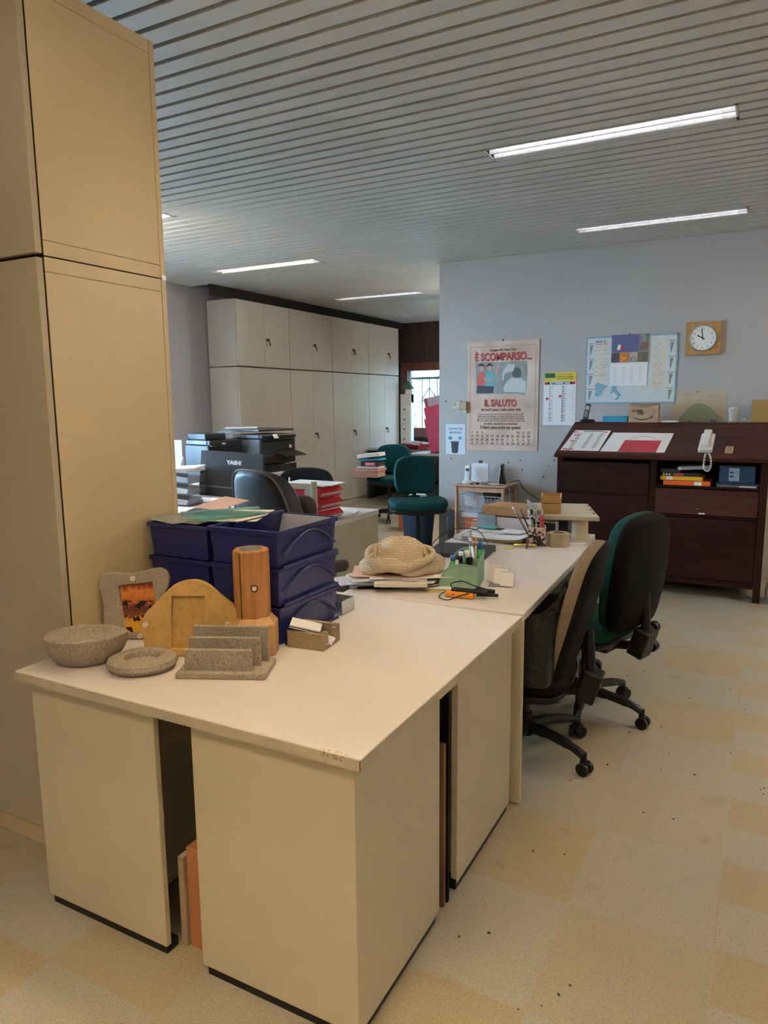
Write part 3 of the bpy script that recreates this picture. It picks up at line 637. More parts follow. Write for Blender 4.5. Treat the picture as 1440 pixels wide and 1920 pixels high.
# octagonal wooden holder
t = thing('candle_holder', 'octagonal pine post with steel cup set in its top', 'candle holder', (-1.358, 1.682, TZ), A)
MB().lathe([(.081, 0), (.081, .098), (.061, .120), (0, .120)], 8, sm=False, M=Matrix.Rotation(R(22.5), 4, 'Z')).build('base', pinel, t, bevel=.0015)
MB().lathe([(.056, .1203), (.056, .322), (.052, .326), (.034, .326), (.034, .304), (0, .304)], 8, c=(.004, 0, 0), sm=False, M=Matrix.Rotation(R(22.5), 4, 'Z')).build('post', pine, t, bevel=.0012)
MB().lathe([(.034, .3262), (.034, .328), (.029, .3285), (.028, .309), (0, .307)], 32, c=(.004, -.002, 0)).build('cup', steel, t)
MB().box(-.020, -.0185, -.0523, -.050, .12, .320).build('crack', gap, t)
MB().cyl((.022, -.0512, .215), (.022, -.054, .215), .007, n=14).build('screw', screwm, t); MB().lathe([(.0, 0), (.011, .0002), (.012, 0)], 16, M=Matrix.Translation((.022, -.0522, .215)) @ Matrix.Rotation(R(90), 4, 'X')).build('knot', mat('dark_knot', (.10, .025, .012), .5), t)
# stone card box with cards
t = thing('card_box', 'small brown stone box holding playing cards, right of the blue trays', 'card box', (-1.291, 1.768, TZ), R(6))
for args in ((0, .128, 0, .016, .0, .052), (.0, .128, .100, .116, .0, .058)): MB().box(*args).build('side_slab', cork, t, bevel=.0015)
MB().box(0, .128, .016, .10, 0, .012).build('base', cork, t); MB().box(.112, .128, .016, .034, .012, .055).build('end_slab', cork, t); MB().box(.112, .128, .084, .10, .012, .05).build('end_slab', cork, t)
tt = thing('card_deck', 'deck of white cards slipped slantwise in the brown stone box', 'playing cards', (-1.245, 1.812, TZ+.062), R(28), rx=R(5), ry=R(14))
MB().box(-.052, .046, -.030, .030, -.006, .006).build('deck', paper, tt, bevel=.001); MB().box(-.053, .047, -.031, .031, -.002, .001).build('dark_card', inkd, tt)
tag(MB().rbox((-1.20, 1.835, TZ+.022), (.07, .045, .004), (.2, .3, .3)).rbox((-1.205, 1.83, TZ+.030), (.06, .045, .003), (.1, .45, .6)).rbox((-1.19, 1.82, TZ+.018), (.05, .04, .003), (0, .1, 0)).build('card', lilac), 'loose white cards scattered in the brown stone box', 'playing cards', kind='stuff')
# small open metal box
t = thing('metal_box', 'small open steel box at the back of the blue trays', 'box', (-1.40, 2.127, TZ)); m = MB()
m.box(0, .092, 0, .002, 0, .052).box(0, .092, .086, .088, 0, .052).box(0, .002, 0, .088, 0, .052).box(.09, .092, 0, .088, 0, .052).box(0, .092, 0, .088, 0, .002).build('box_shell', steel, t, bevel=.0005)

# ---------------------------------------------------------------- blue stacking trays
def tray(label, x0, x1, y0, y1, z0, h, lid=False):
    t = thing('stacking_tray', label, 'tray', (x0, y0, z0), group='dark blue stacking trays'); w = x1-x0; d = y1-y0; k = .012; th = .003
    m = MB()
    def ring(i0, z):  return [(i0, i0, z), (w-i0, i0, z), (w-i0, d-i0, z), (i0, d-i0, z)]
    o0, o1 = ring(k, 0), ring(0.004, h-.012); i0, i1 = ring(k+th, th), ring(.004+th, h-.012)
    m.add(o0+o1+i0+i1, [(3, 2, 1, 0), (8, 9, 10, 11)]+[(i, (i+1) % 4, 4+(i+1) % 4, 4+i) for i in range(4)]+[(8+i, 12+i, 12+(i+1) % 4, 8+(i+1) % 4) for i in range(4)])
    m.build('tray_body', bluep, t, bevel=.003)
    r = MB()
    for a in ((-.002, w+.002, -.002, .006), (-.002, w+.002, d-.006, d+.002)): r.box(*a, h-.016, h-.001)
    for a in ((-.002, .006, .006, d-.006), (w-.006, w+.002, .006, d-.006)): r.box(*a, h-.016, h-.001)
    r.build('rim', bluep, t, bevel=.002)
    arc = [(w+.001, .03+.30*q/14, .02+(h-.040)*math.sin(math.pi*(.08+.86*q/14))) for q in range(15)]
    MB().tube(arc, .0045, n=6).build('rib', bluep, t)
    MB().box(w-.001, w+.006, .02, d-.01, .0, .010).build('foot_rail', bluep, t, bevel=.002)
    s = MB()
    for y in (.13, .25): s.box(w+.0055, w+.0065, y, y+.022, .003, .007)
    for y in (.20, .30): s.cyl((w, y, h-.026), (w+.0025, y, h-.026), .003, n=8)
    s.build('slot', gap, t)
    return t
zs = [TZ, .865, .985]
for i, nmz in enumerate(('bottom', 'middle', 'top')):
    tray('dark blue stacking tray, %s of the right-hand stack' % nmz, -1.588, -1.308, 1.758, 2.108, zs[i], .123)
for i, nmz in enumerate(('bottom', 'middle', 'top')):
    tray('dark blue stacking tray, %s of the left-hand stack by the locker' % nmz, -1.875, -1.607, 1.775, 2.125, zs[i]-.002*i, .118)
t = thing('tray_insert', 'dark blue flap with handle leaning inside the top right-hand tray', 'tray lid', (-1.560, 1.80, 1.035))
MB().rbox((.02, .16, .035), (.006, .26, .085), (0, .25, 0)).build('flap', bluep, t, bevel=.002)
MB().tube(spline([(.036, .20, .07), (.048, .20, .084), (.048, .27, .084), (.036, .27, .07)], 4), .004, n=6).build('handle', bluep, t)
tag(MB().box(-1.57, -1.325, 2.088, 2.094, 1.03, 1.104).build('folder', mat('tray_sheen_grey', (.55, .55, .62), .35)), 'pale sheet added as the sheen at the back inside the top blue tray', 'folder')  # added pale sheet in place of skylight reflecting on the tray wall
# folders and sheets over the left stack
def sheet(name, label, cat, pts, z, m, th=.0015, rx=0, ry=0, **k):
    cx = sum(p[0] for p in pts)/len(pts); cy = sum(p[1] for p in pts)/len(pts)
    o = MB().slab([(p[0]-cx, p[1]-cy) for p in pts], 0, th).build(name, m); o.location = (cx, cy, z); o.rotation_euler = (rx, ry, 0); return tag(o, label, cat, **k)
ZT = 1.103
sheet('paper_sheet', 'white printed sheet lying on top of the left blue trays, right side', 'paper', [(-1.72, 1.80), (-1.50, 1.90), (-1.60, 2.14), (-1.83, 2.04)], ZT+.002, paper2, .002)
sheet('paper_sheet', 'red-edged printed paper lowest on the left blue trays', 'paper', [(-1.865, 1.80), (-1.66, 1.785), (-1.65, 2.08), (-1.865, 2.10)], ZT-.001, mat('pale_red_print', (.6, .35, .3), .8), .002)
sheet('plastic_folder', 'clear grey plastic folder sticking out over the left blue trays', 'folder', [(-1.893, 1.785), (-1.73, 1.745), (-1.60, 2.00), (-1.80, 2.05)], ZT+.006, tgrey, .0012, rx=.03, ry=.02)
sheet('plastic_folder', 'transparent green plastic folder across the left blue trays', 'folder', [(-1.70, 1.775), (-1.63, 1.79), (-1.55, 2.06), (-1.82, 1.99), (-1.80, 1.95)], ZT+.012, tgreen, .0012, rx=-.02)
sheet('plastic_folder', 'narrow green-edged plastic folder topmost on the left blue trays', 'folder', [(-1.84, 1.90), (-1.80, 1.86), (-1.58, 2.03), (-1.63, 2.08)], ZT+.019, tgreen, .0012, ry=-.04)
sheet('paper_sheet', 'pink paper sheet rising behind the green folders on the blue trays', 'paper', [(-1.89, 2.02), (-1.76, 2.00), (-1.72, 2.14), (-1.86, 2.17)], ZT+.022, pinkp, .0015, rx=.16)

# ---------------------------------------------------------------- things on the second desk
# hat: crown, brim and the folded band
ht = thing('knit_hat', 'beige knitted sun hat resting on the paper pile', 'hat', (-1.335, 2.655, .793), R(22))
def brimw(t, r, z): return (1+.04*math.sin(2*t)+.03*math.sin(5*t+1), .007*math.sin(3*t+.6)*(r/.19)+.008*math.sin(6*t)*(r/.19))
MB().lathe([(0, .0), (.14, .0), (.172, .004), (.184, .018), (.180, .036), (.160, .054), (.13, .066), (0, .070)], 56, sx=1.0, sy=.66, wob=brimw).build('brim', knitm, ht)
def crw(t, r, z): return (1+.05*math.sin(4*t+z*20)+.03*math.sin(7*t-z*30), .006*math.sin(5*t))
MB().lathe([(.128, .03), (.116, .06), (.106, .088), (.090, .112), (.064, .130), (.035, .140), (0, .142)], 56, c=(.0, 0, 0), sx=1.02, sy=.80, wob=crw).build('crown', knitm, ht)
def foldband(pts, w, th):
    c = spline(pts, 8); m = MB(); n = len(c); vs = []; K = 8
    for i, p in enumerate(c):
        d = (c[min(i+1, n-1)]-c[max(i-1, 0)]).normalized(); up = Vector((0, -.45, .9)); b = d.cross(up).normalized(); up = b.cross(d).normalized()
        ww = w*(.65+.35*math.sin(math.pi*i/(n-1)))
        for k in range(K):
            a = 2*math.pi*k/K; q = p+up*ww*math.cos(a)+b*th*math.sin(a); vs.append(q)
    fs = [(i*K+k, i*K+(k+1) % K, (i+1)*K+(k+1) % K, (i+1)*K+k) for i in range(n-1) for k in range(K)]+[tuple(range(K))[::-1], tuple((n-1)*K+k for k in range(K))]
    return m.add(vs, fs, 0, True)
foldband([(-.085, .02, .104), (-.124, -.02, .096), (-.134, -.066, .074), (-.085, -.112, .048), (.00, -.130, .034), (.075, -.115, .050), (.135, -.064, .074), (.130, -.02, .092), (.095, .02, .098)], .020, .012).build('rolled_brim', knitm, ht)
foldband([(-.098, -.045, .11), (-.105, -.065, .07), (-.09, -.08, .045)], .014, .008).build('crown_fold', knitm, ht)
foldband([(.098, -.04, .10), (.112, -.058, .07), (.10, -.075, .045)], .014, .008).build('crown_fold', knitm, ht)
# the pile under the hat
t = thing('paper_pile', 'pile of letters, envelopes and sheets under the knitted hat', 'papers', (-1.33, 2.635, TZ), R(24)); random.seed(11)
def pile_sheet(m, x, y, z, w, d, a, th=.002, nm='sheet'):
    o = MB().slab(rrect(w, d, .002, 1), 0, th).build(nm, m, t); o.location = (x, y, z); o.rotation_euler = (0, 0, a)
for i, (m_, x, y, w, d, a) in enumerate([(blackm, -.04, -.02, .27, .15, .05), (paper, .08, .0, .30, .21, -.1), (paper2, -.10, .02, .25, .20, .2), (lilac, .10, -.02, .22, .16, .5), (paper, -.05, .0, .34, .20, .05), (card, .13, -.01, .16, .12, .8), (paper, .02, .02, .30, .2, -.25), (tgreen, .13, .01, .12, .14, .5), (paper2, -.10, -.04, .22, .14, .35)]):
    pile_sheet(m_, x, y, .0005+.0048*i, w, d, a)
o = MB().box(-.10, .115, -.145, .0, 0, .016).build('booklet', paper2, t, bevel=.001); o.location = (.0, -.01, .0235); o.rotation_euler = (0, 0, .02)
for i, (m_, x, y, w, d, a) in enumerate([(lilac, -.02, -.03, .28, .15, -.22), (lilac, -.05, -.02, .30, .15, -.30), (paper, .05, .0, .36, .2, .12), (pinkp, -.03, .02, .34, .2, .05)]):
    pile_sheet(m_, x, y, .0405+.0026*i, w, d, a, .0015)
pile_sheet(mat('olive_envelope', (.45, .36, .10), .7), .16, -.105, .0005, .12, .06, .3, .002)
pile_sheet(lilac, -.20, -.01, .012, .14, .13, .4, .006, 'plastic_sleeve')
# mint pen organiser: mesh front with a quarter-round corner, solid right side rising to the back
OA = R(12); OO = (-1.152, 2.640)
og = thing('pen_organiser', 'mint green metal mesh pen organiser with curved side', 'pen holder', (OO[0], OO[1], TZ), OA)
def oprof(h): return [(0, 0)]+[(.085*(1-math.cos(R(q))), h*math.sin(R(q))) for q in range(10, 91, 10)]+[(.125, h*.985), (.158, h*.93), (.158, 0)]
def mesh_mat():
    m, nt, p = base_mat('mint_mesh'); p.inputs['Base Color'].default_value = (.33, .52, .38, 1); tc = nd(nt, 'ShaderNodeTexCoord'); L = nt.links.new
    v = nd(nt, 'ShaderNodeTexVoronoi'); v.inputs['Scale'].default_value = 330; v.inputs['Randomness'].default_value = .1; L(tc.outputs['Object'], v.inputs['Vector'])
    g = nd(nt, 'ShaderNodeMath', operation='GREATER_THAN'); g.inputs[1].default_value = .30; L(v.outputs['Distance'], g.inputs[0]); L(g.outputs[0], p.inputs['Alpha']); return m
mm = mesh_mat()
MB().plate(oprof(.102), 0, .001).build('mesh_side', mm, og); MB().plate(oprof(.135), .19, .191).build('mesh_side', mm, og)
MB().add([(.158, 0, 0), (.158, .19, 0), (.158, .19, .132), (.158, 0, .098), (.1592, 0, 0), (.1592, .19, 0), (.1592, .19, .132), (.1592, 0, .098)], [(0, 1, 2, 3), (7, 6, 5, 4), (0, 4, 5, 1), (1, 5, 6, 2), (2, 6, 7, 3), (3, 7, 4, 0)]).build('side_panel', mint, og)
MB().box(0, .158, 0, .19, 0, .0015).build('base', mint, og); MB().box(.09, .091, .0, .19, 0, .10).box(.09, .158, .095, .096, 0, .11).build('divider', mint, og)
for y, h in ((0, .102), (.19, .135)): MB().tube([(p[0], y, p[1]) for p in oprof(h)[1:-1]], .003, n=6).build('wire_rim', mint, og)
MB().tube([(.158, 0, .096), (.158, .19, .128)], .003, n=6).build('wire_rim', mint, og)
def inorg(x, y, z=0):
    c, s = math.cos(OA), math.sin(OA); return (OO[0]+x*c-y*s, OO[1]+x*s+y*c, TZ+.002+z)
def pen(label, p, tip, m, r=.004, cap=None, name='pen', cat='pen', group='pens in the mint organiser', n=8):
    p = Vector(p); tip = Vector(tip); t = thing(name, label, cat, p, group=group); d = tip-p
    MB().cyl((0, 0, 0), d*.82, r, n=n).build('barrel', m, t); MB().cyl(d*.82, d, r*1.12, n=n).build('cap', cap or m, t); return t
def up(x, y, h, dx=0, dy=0): a = Vector(inorg(x, y)); b = Vector(inorg(x+dx, y+dy, h)); return a, b
pen('green glue stick with blue cap at the left of the mint organiser', *up(.035, .13, .108), green, .012, blue, 'glue_stick', 'glue stick')
pen('white correction bottle with dark cap in the mint organiser', *up(.058, .11, .120), white, .011, dgrey, 'bottle', 'bottle')
pen('white marker with blue cap standing in the mint organiser', *up(.066, .15, .135), white, .008, blue, 'marker', 'marker')
pen('black marker leaning in the middle of the mint organiser', *up(.08, .05, .125), black, .008)
pen('brown capped lipstick-like tube in the mint organiser', *up(.075, .09, .135), mat('brown_cap', (.10, .04, .02), .4), .009, white, 'marker', 'marker')
pen('black round stapler head showing in the mint organiser', *up(.105, .07, .118, .01), black, .013, None, 'stapler', 'stapler')
pen('tall clear ruler leaning left in the mint organiser', *up(.135, .13, .215, -.035, .01), clear, .009, None, 'ruler', 'ruler', n=4)
pen('steel ruler leaning beside the clear one in the mint organiser', *up(.145, .12, .190, -.035, 0), steel, .006, None, 'ruler', 'ruler', n=4)
pen('black and white cutter leaning in the mint organiser', *up(.135, .05, .15, -.03), blackm, .009, white, 'cutter', 'cutter')
pen('yellow highlighter standing in the tall end of the organiser', *up(.105, .16, .172), yellow, .008, None, 'highlighter', 'highlighter')
pen('cream pencil upright in the tall end of the organiser', *up(.125, .165, .182), paper2, .004, orange, 'pencil', 'pencil')
pen('green glue stick with blue cap at the right end of the organiser', *up(.143, .17, .165), green, .010, blue, 'glue_stick', 'glue stick')
tag(MB().plate([(0, 0), (.07, .0), (.085, .045), (.06, .055), (.03, .03), (0, .012)], 0, .03).build('tape_dispenser', green, bevel=.003), 'green tape dispenser between the hat and the mint organiser', 'tape dispenser'); o = COL.objects[-1]
for o in list(COL.objects):
    if o.name == 'tape_dispenser': o.location = (-1.225, 2.76, TZ); o.rotation_euler = (0, 0, R(10))
frost = mat('frosted_acrylic', (.80, .77, .76), .2, **{'Transmission Weight': .35, 'IOR': 1.3})
# acrylic business-card rack
t = thing('card_rack', 'clear acrylic rack of business cards right of the mint organiser', 'card holder', (-.985, 2.785, TZ), R(10))
MB().box(0, .095, -.035, .05, 0, .003).build('base', clear, t)
for i in range(3):
    MB().rbox((.018+.030*i, .025-.022*i, .044-.006*i), (.060, .0025, .084-.010*i), (-.40, 0, -.1)).build('acrylic_plate', frost, t)
    for k in range(2): MB().rbox((.016+.030*i, .019-.022*i+.003*k, .044-.006*i), (.054, .0014, .072-.008*i), (-.40, 0, -.1)).build('business_card', (lilac, paper, paper)[(i+k) % 3], t)
# voltage tester
t = thing('voltage_tester', 'orange and black electrical tester with cable in front of the organiser', 'tester', (-1.075, 2.520, TZ), R(3))
MB().box(0, .115, 0, .034, .002, .024).build('orange_body', orange, t, bevel=.006, seg=3)
MB().box(.02, .165, .012, .044, .022, .034).build('black_body', black, t, bevel=.005, seg=3)
MB().cyl((.12, .03, .018), (.20, .055, .014), .010, .006, n=10).cyl((.11, .045, .03), (.18, .075, .022), .010, .008, n=10).build('probe', black, t)
MB().box(.028, .040, -.0006, .0004, .010, .016).build('logo', redm, t)
MB().tube(spline([(.005, .02, .02), (-.02, .01, .008), (-.01, -.03, .004), (.03, -.045, .004), (.07, -.01, .016), (.10, .0, .026)], 6), .0022, n=6).tube(spline([(.02, .03, .03), (.01, .05, .045), (.05, .07, .052), (.10, .05, .045), (.15, .07, .03)], 6), .0025, n=6).build('cable', black, t)
# laptop with its cable
t = thing('laptop', 'closed dark grey laptop on the desk behind the hat', 'laptop', (-1.458, 3.175, TZ), R(8))
MB().slab(rrect(.30, .27, .012, 4, .15, .135), .0, .013).build('base', dgrey, t, bevel=.002); MB().slab(rrect(.30, .27, .012, 4, .15, .135), .0145, .022).build('lid', mat('charcoal_lid', (.025, .022, .024), .55), t, bevel=.002)
tag(MB().tube(spline([(-1.46, 3.30, .745), (-1.52, 3.40, .76), (-1.50, 3.60, .80), (-1.40, 3.72, .79), (-1.30, 3.60, .76), (-1.22, 3.45, .744)], 8), .0025, n=6).build('laptop_cable', black), 'thin black cable looping behind the laptop', 'cable')
tag(MB().tube(spline([(-1.52, 3.66, .744), (-1.42, 3.58, .75), (-1.28, 3.52, .744), (-1.18, 3.42, .744)], 8), .002, n=6).build('charging_cable', mat('dull_red_cable', (.12, .03, .03), .5)), 'thin dull red cable beside the laptop', 'cable')
# paper tray with papers
t = thing('letter_tray', 'low brown letter tray heaped with curled papers', 'tray', (-1.46, 3.66, TZ), R(-4)); random.seed(2)
MB().box(0, .36, 0, .27, 0, .004).box(0, .004, 0, .27, .004, .03).box(.356, .36, 0, .27, .004, .03).box(0, .36, .266, .27, .004, .03).build('tray_body', mat('dark_brown_tray', (.10, .05, .035), .5), t, bevel=.001)
tag(MB().rbox((-1.07, 3.60, TZ+.022), (.006, .10, .045), (0, .25, .35)).build('bookend', mat('maroon_plastic', (.11, .03, .025), .5)), 'small maroon plastic bookend leaning by the floral pencil cup', 'bookend')
tp = thing('paper_heap', 'heap of white papers with curled edges in the brown tray', 'papers', (-1.46, 3.665, TZ+.005), R(-4))
for i in range(9):
    m = MB(); w = .35; d = .25; a = random.uniform(-.08, .08); vs = []; nn = 14
    for iy in (0, 1):
        for ix in range(nn+1):
            x = w*ix/nn; vs.append((x, d*iy, .0025*i+.012*max(0, (x-.24)/.11)**2+.002*math.sin(x*25+i)))
    vs += [(p[0], p[1], p[2]+.0018) for p in vs]
    M_ = 2*(nn+1); fs = []
    for ix in range(nn): fs += [(ix, ix+1, nn+2+ix, nn+1+ix)[::-1], (M_+ix, M_+ix+1, M_+nn+2+ix, M_+nn+1+ix), (ix, M_+ix, M_+ix+1, ix+1)[::-1], (nn+1+ix, nn+2+ix, M_+nn+2+ix, M_+nn+1+ix)[::-1]]
    fs += [(0, nn+1, M_+nn+1, M_), (nn, M_+nn, M_+2*nn+1, 2*nn+1)]
    o = m.add(vs, fs, 0, True).build('sheet', (yellow if i == 1 else paper if i % 3 else lilac), tp); o.rotation_euler = (0, 0, a); o.location = (random.uniform(-.004, .004), random.uniform(-.02, .01), 0)
o = MB().tube(spline([(.02, .10, .0), (.10, .02, .002), (.13, .06, .004), (.22, .03, .002), (.30, .06, .004), (.33, .09, .01)], 6), .0012, n=5).build('pen_outline', inkd, tp); o.location = (0, 0, .034)
o = MB().rbox((.235, .16, .034), (.14, .11, .003), (0, 0, -.12)).build('top_sheet', paper, tp); o = MB().rbox((.06, .225, .034), (.11, .06, .004), (0, 0, -.1)).build('teal_card', mat('teal_card', (.08, .38, .36), .6), tp)
sheet('sticky_note', 'yellow sticky note on the desk in front of the paper tray', 'sticky note', [(-1.165, 3.50), (-1.115, 3.52), (-1.125, 3.575), (-1.175, 3.555)], TZ+.0003, yellow, .001)
tag(MB().tube(spline([(-1.14, 3.60, TZ+.008), (-1.10, 3.585, TZ+.014), (-1.06, 3.61, TZ+.012), (-1.03, 3.63, TZ+.006)], 5), .005, n=8).build('yellow_marker', yellow), 'yellow marker lying beside the sticky note', 'marker')
# box, blue case behind
t = thing('cardboard_box', 'flat brown cardboard box on the blue case at the desk end', 'cardboard box', (-1.445, 3.955, .842), R(-7))
MB().box(0, .30, 0, .20, 0, .052).build('carton', mat('fresh_cardboard', (.46, .25, .10), .85, var=.06), t, bevel=.002); MB().box(.2995, .3005, .06, .14, .02, .035).build('label', carddark, t); MB().box(.299, .3008, -.0006, .0004, 0, .052).build('fold_line', inkd, t)
t = thing('file_case', 'pale lilac and light blue file box under the flat cardboard box', 'file box', (-1.478, 3.96, TZ), R(-7))
MB().box(0, .12, -.01, .11, 0, .10).build('blue_part', mat('pale_blue_plastic', (.34, .43, .50), .5, var=.25, vscale=20), t, bevel=.004); MB().box(.121, .34, 0, .11, 0, .094).build('lilac_part', lilac, t, bevel=.004); MB().box(.10, .345, -.004, .11, .095, .101).build('lid', dgrey, t, bevel=.002)
# floral pencil cup
cup = thing('pencil_cup', 'square pencil cup with black and pink floral print', 'pencil cup', (-1.075, 3.64, TZ), R(18))
fl = voro('floral_print', [(.02, .018, .018), (.72, .60, .56), (.02, .02, .02), (.62, .33, .30), (.70, .66, .62)], 75, .5)
MB().box(0, .088, 0, .002, 0, .098).box(0, .088, .086, .088, 0, .098).box(0, .002, 0, .088, 0, .098).box(.086, .088, 0, .088, 0, .098).box(0, .088, 0, .088, 0, .002).build('cup_body', fl, cup)
MB().tube([(0, 0, .098), (.088, 0, .098), (.088, .088, .098), (0, .088, .098)], .002, n=6, closed=True).build('rim', paper2, cup)
def cp(x, y, z=0): c, s = math.cos(R(18)), math.sin(R(18)); return Vector((-1.075+x*c-y*s, 3.64+x*s+y*c, TZ+.003+z))
gg = 'pens and tools in the floral cup'
pen('long brown brush leaning far left in the floral cup', cp(.03, .03), cp(-.085, .03, .20), mat('brush_brown', (.20, .12, .06), .5), .005, steel, 'brush', 'brush', gg)
pen('blue and black pen leaning left in the floral cup', cp(.04, .02), cp(-.045, .03, .19), black, .004, blue, 'pen', 'pen', gg)
pen('red box cutter standing in the floral cup', cp(.065, .04), cp(.07, .04, .155), redm, .011, redm, 'cutter', 'cutter', gg, n=4)
pen('black pen leaning in the middle of the floral cup', cp(.05, .06), cp(.015, .05, .185), black, .004, None, 'pen', 'pen', gg)
pen('white pen upright in the floral cup', cp(.03, .05), cp(.0, .06, .18), white, .004, None, 'pen', 'pen', gg)
t = thing('scissors', 'steel scissors with cream loop handles in the floral cup', 'scissors', cp(.04, .05), R(18)); o = MB().tube([(.0, 0, .02), (.0, 0, .13), (-.02, 0, .15)]+[(-.030+.018*math.cos(q), 0, .172+.022*math.sin(q)) for q in [x*.7-1.2 for x in range(9)]], .003, n=6).tube([(.005, 0, .02), (.0, 0, .13), (.02, 0, .15)]+[(.014+.018*math.cos(q), 0, .172+.022*math.sin(q)) for q in [x*.7-1.2 for x in range(9)]], .003, n=6).build('handles', paper2, t)
# tape roll with steel tool inside
tag(MB().lathe([(.030, 0), (.052, 0), (.055, .003), (.055, .067), (.052, .070), (.030, .070), (.030, 0)], 40).build('tape_roll', mat('tan_tape', (.42, .33, .20), .55, var=.1, vscale=30)), 'tan packing tape roll standing on the desk by the floral cup', 'tape roll').location = (-.935, 3.715, TZ)
t = thing('steel_clamp', 'steel rod clamp standing inside the tape roll', 'clamp', (-.945, 3.718, TZ+.0)); MB().cyl((0, 0, 0), (0, 0, .128), .008, n=12).cyl((.02, 0, 0), (.02, 0, .075), .004, n=8).build('rod', chrome, t); MB().lathe([(0, .072), (.018, .072), (.020, .078), (0, .082)], 16, c=(.012, -.012, 0)).build('cap_nut', chrome, t)
# monitor arm base, tilted plate, little boxes, sheets
t = thing('monitor_stand', 'cream monitor arm with round base and slanted plate', 'monitor arm', (-.875, 3.935, TZ), R(0))
MB().lathe([(0, 0), (.074, 0), (.078, .004), (.074, .010), (.0, .012)], 40).build('base', beige, t)
MB().lathe([(.046, .010), (.0445, .120), (.040, .124), (0, .124)], 40).build('column', beige, t, bevel=.001)
pl = MB().slab([(-.185, -.095), (.125, -.095), (.0, .20), (-.32, .20)], .0, .024).build('plate', beige, t, bevel=.003); pl.location = (0, 0, .128); pl.rotation_euler = (R(6), R(-2), 0)
MB().cyl((0, 0, .12), (0, 0, .135), .03, n=20).build('joint', black, t)
s = MB()
for k in range(3): s.rbox((.080-.034*k, -.02+.08*k, .153+.008*k), (.012, .016, .003))
s.build('screw', dgrey, t); 
ZP = .884
for i, (h, l) in enumerate(((.054, 'tan square gift box lower on the slanted plate'), (.036, 'open tan box tray atop the lower gift box'))):
    z = ZP+.058*i; m_ = mat('tan_carton', (.55, .33, .12), .7); t = thing('gift_box', l, 'box', (-1.072, 3.868+.008*i*-1, z), R(12), 'tan boxes on the monitor arm', rx=R(7))
    if i == 0: MB().box(0, .102, 0, .085, 0, h).build('box_body', m_, t, bevel=.001); MB().box(.004, .098, .004, .081, h, h+.0042).build('neck', inkd, t)
    else: MB().box(-.002, .106, -.002, .004, 0, h).box(-.002, .106, .083, .089, 0, h).box(-.002, .004, .004, .083, 0, h).box(.10, .106, .004, .083, 0, h).box(0, .1, 0, .085, 0, .01).build('box_body', m_, t, bevel=.001)
t = thing('plastic_sleeve', 'bundle of clear plastic sleeves leaning on the left edge of the slanted plate', 'plastic sleeves', (-1.09, 3.84, .875))
for i in range(4): MB().rbox((-.035-.006*i, .06+.01*i, .018+.006*i), (.07, .19, .0012), (.12, .65, .25+.05*i)).build('sleeve', clear, t)
random.seed(21)
tag(MB().rbox((-1.08, 4.0, .79), (.13, .10, .05), (0, 0, .3)).rbox((-1.0, 4.03, .80), (.12, .08, .06), (.1, 0, -.2)).rbox((-1.14, 4.02, .85), (.10, .08, .03), (.2, .1, .5)).build('desk_clutter', dgrey, bevel=.003), 'dark grey odds and ends heaped behind the floral cup', 'clutter', kind='stuff')
tag(MB().rbox((-1.07, 3.955, .835), (.12, .09, .004), (.2, .1, .4)).rbox((-1.0, 3.98, .848), (.10, .07, .004), (-.2, .15, -.3)).rbox((-1.12, 3.94, .86), (.09, .06, .003), (.3, 0, .1)).build('paper_scraps', paper), 'white paper scraps on the clutter under the slanted plate', 'papers', kind='stuff')
# tote bag standing on the near chair, half under the desk
bag = thing('tote_bag', 'black patterned tote bag on the beige-grey chair beside the desk', 'bag', (-.752, 2.745, .392), R(4))
tm = voro('tote', [(.004, .004, .004), (.020, .019, .018), (.004, .004, .004), (.007, .007, .007)], 110, .4)
m = MB(); n = 40; vs = []
def bring(z, a, b, f):
    o = []
    for k in range(n):
        q = 2*math.pi*k/n; w = 1+.04*math.sin(3*q+z*8); x = a*w*math.copysign(abs(math.cos(q))**.6, math.cos(q)); y = b*w*math.copysign(abs(math.sin(q))**.6, math.sin(q))
        o.append((x, y, z+f*max(0, (x-.025)/.06)))
    return o
for z, a, b, f in ((0, .070, .13, 0), (.10, .080, .145, 0), (.22, .086, .15, .02), (.300, .090, .155, .055)): vs += bring(z, a, b, f)
inner = [(v[0]*.95, v[1]*.95, v[2]) for v in vs[-n:]]+[(v[0]*.9, v[1]*.9, .03) for v in vs[:n]]
fs = [(i*n+k, i*n+(k+1) % n, (i+1)*n+(k+1) % n, (i+1)*n+k) for i in range(5) for k in range(n)]+[tuple(range(n))[::-1]]
m.add(vs+inner, fs, 0, True).build('bag_body', tm, bag)
MB().tube(vs[-n:], .003, n=5, closed=True).build('piping', black, bag)
MB().tube(spline([(.085, -.08, .30), (.090, -.065, .385), (.092, -.02, .400), (.092, .03, .392), (.088, .07, .30)], 6), .006, n=6).build('handle', black, bag)
MB().tube(spline([(.020, -.135, .27), (.05, -.150, .30), (.085, -.12, .315), (.088, -.06, .27)], 6), .005, n=6).build('handle', black, bag)

# ---------------------------------------------------------------- things on the calendar wall (face at y = 6.72)
YW = 6.72; FR = (R(90), 0, 0)
def poly(m, name, parent, pts, y, th=.0008): return MB().plate(pts, y-th, y).build(name, m, parent)
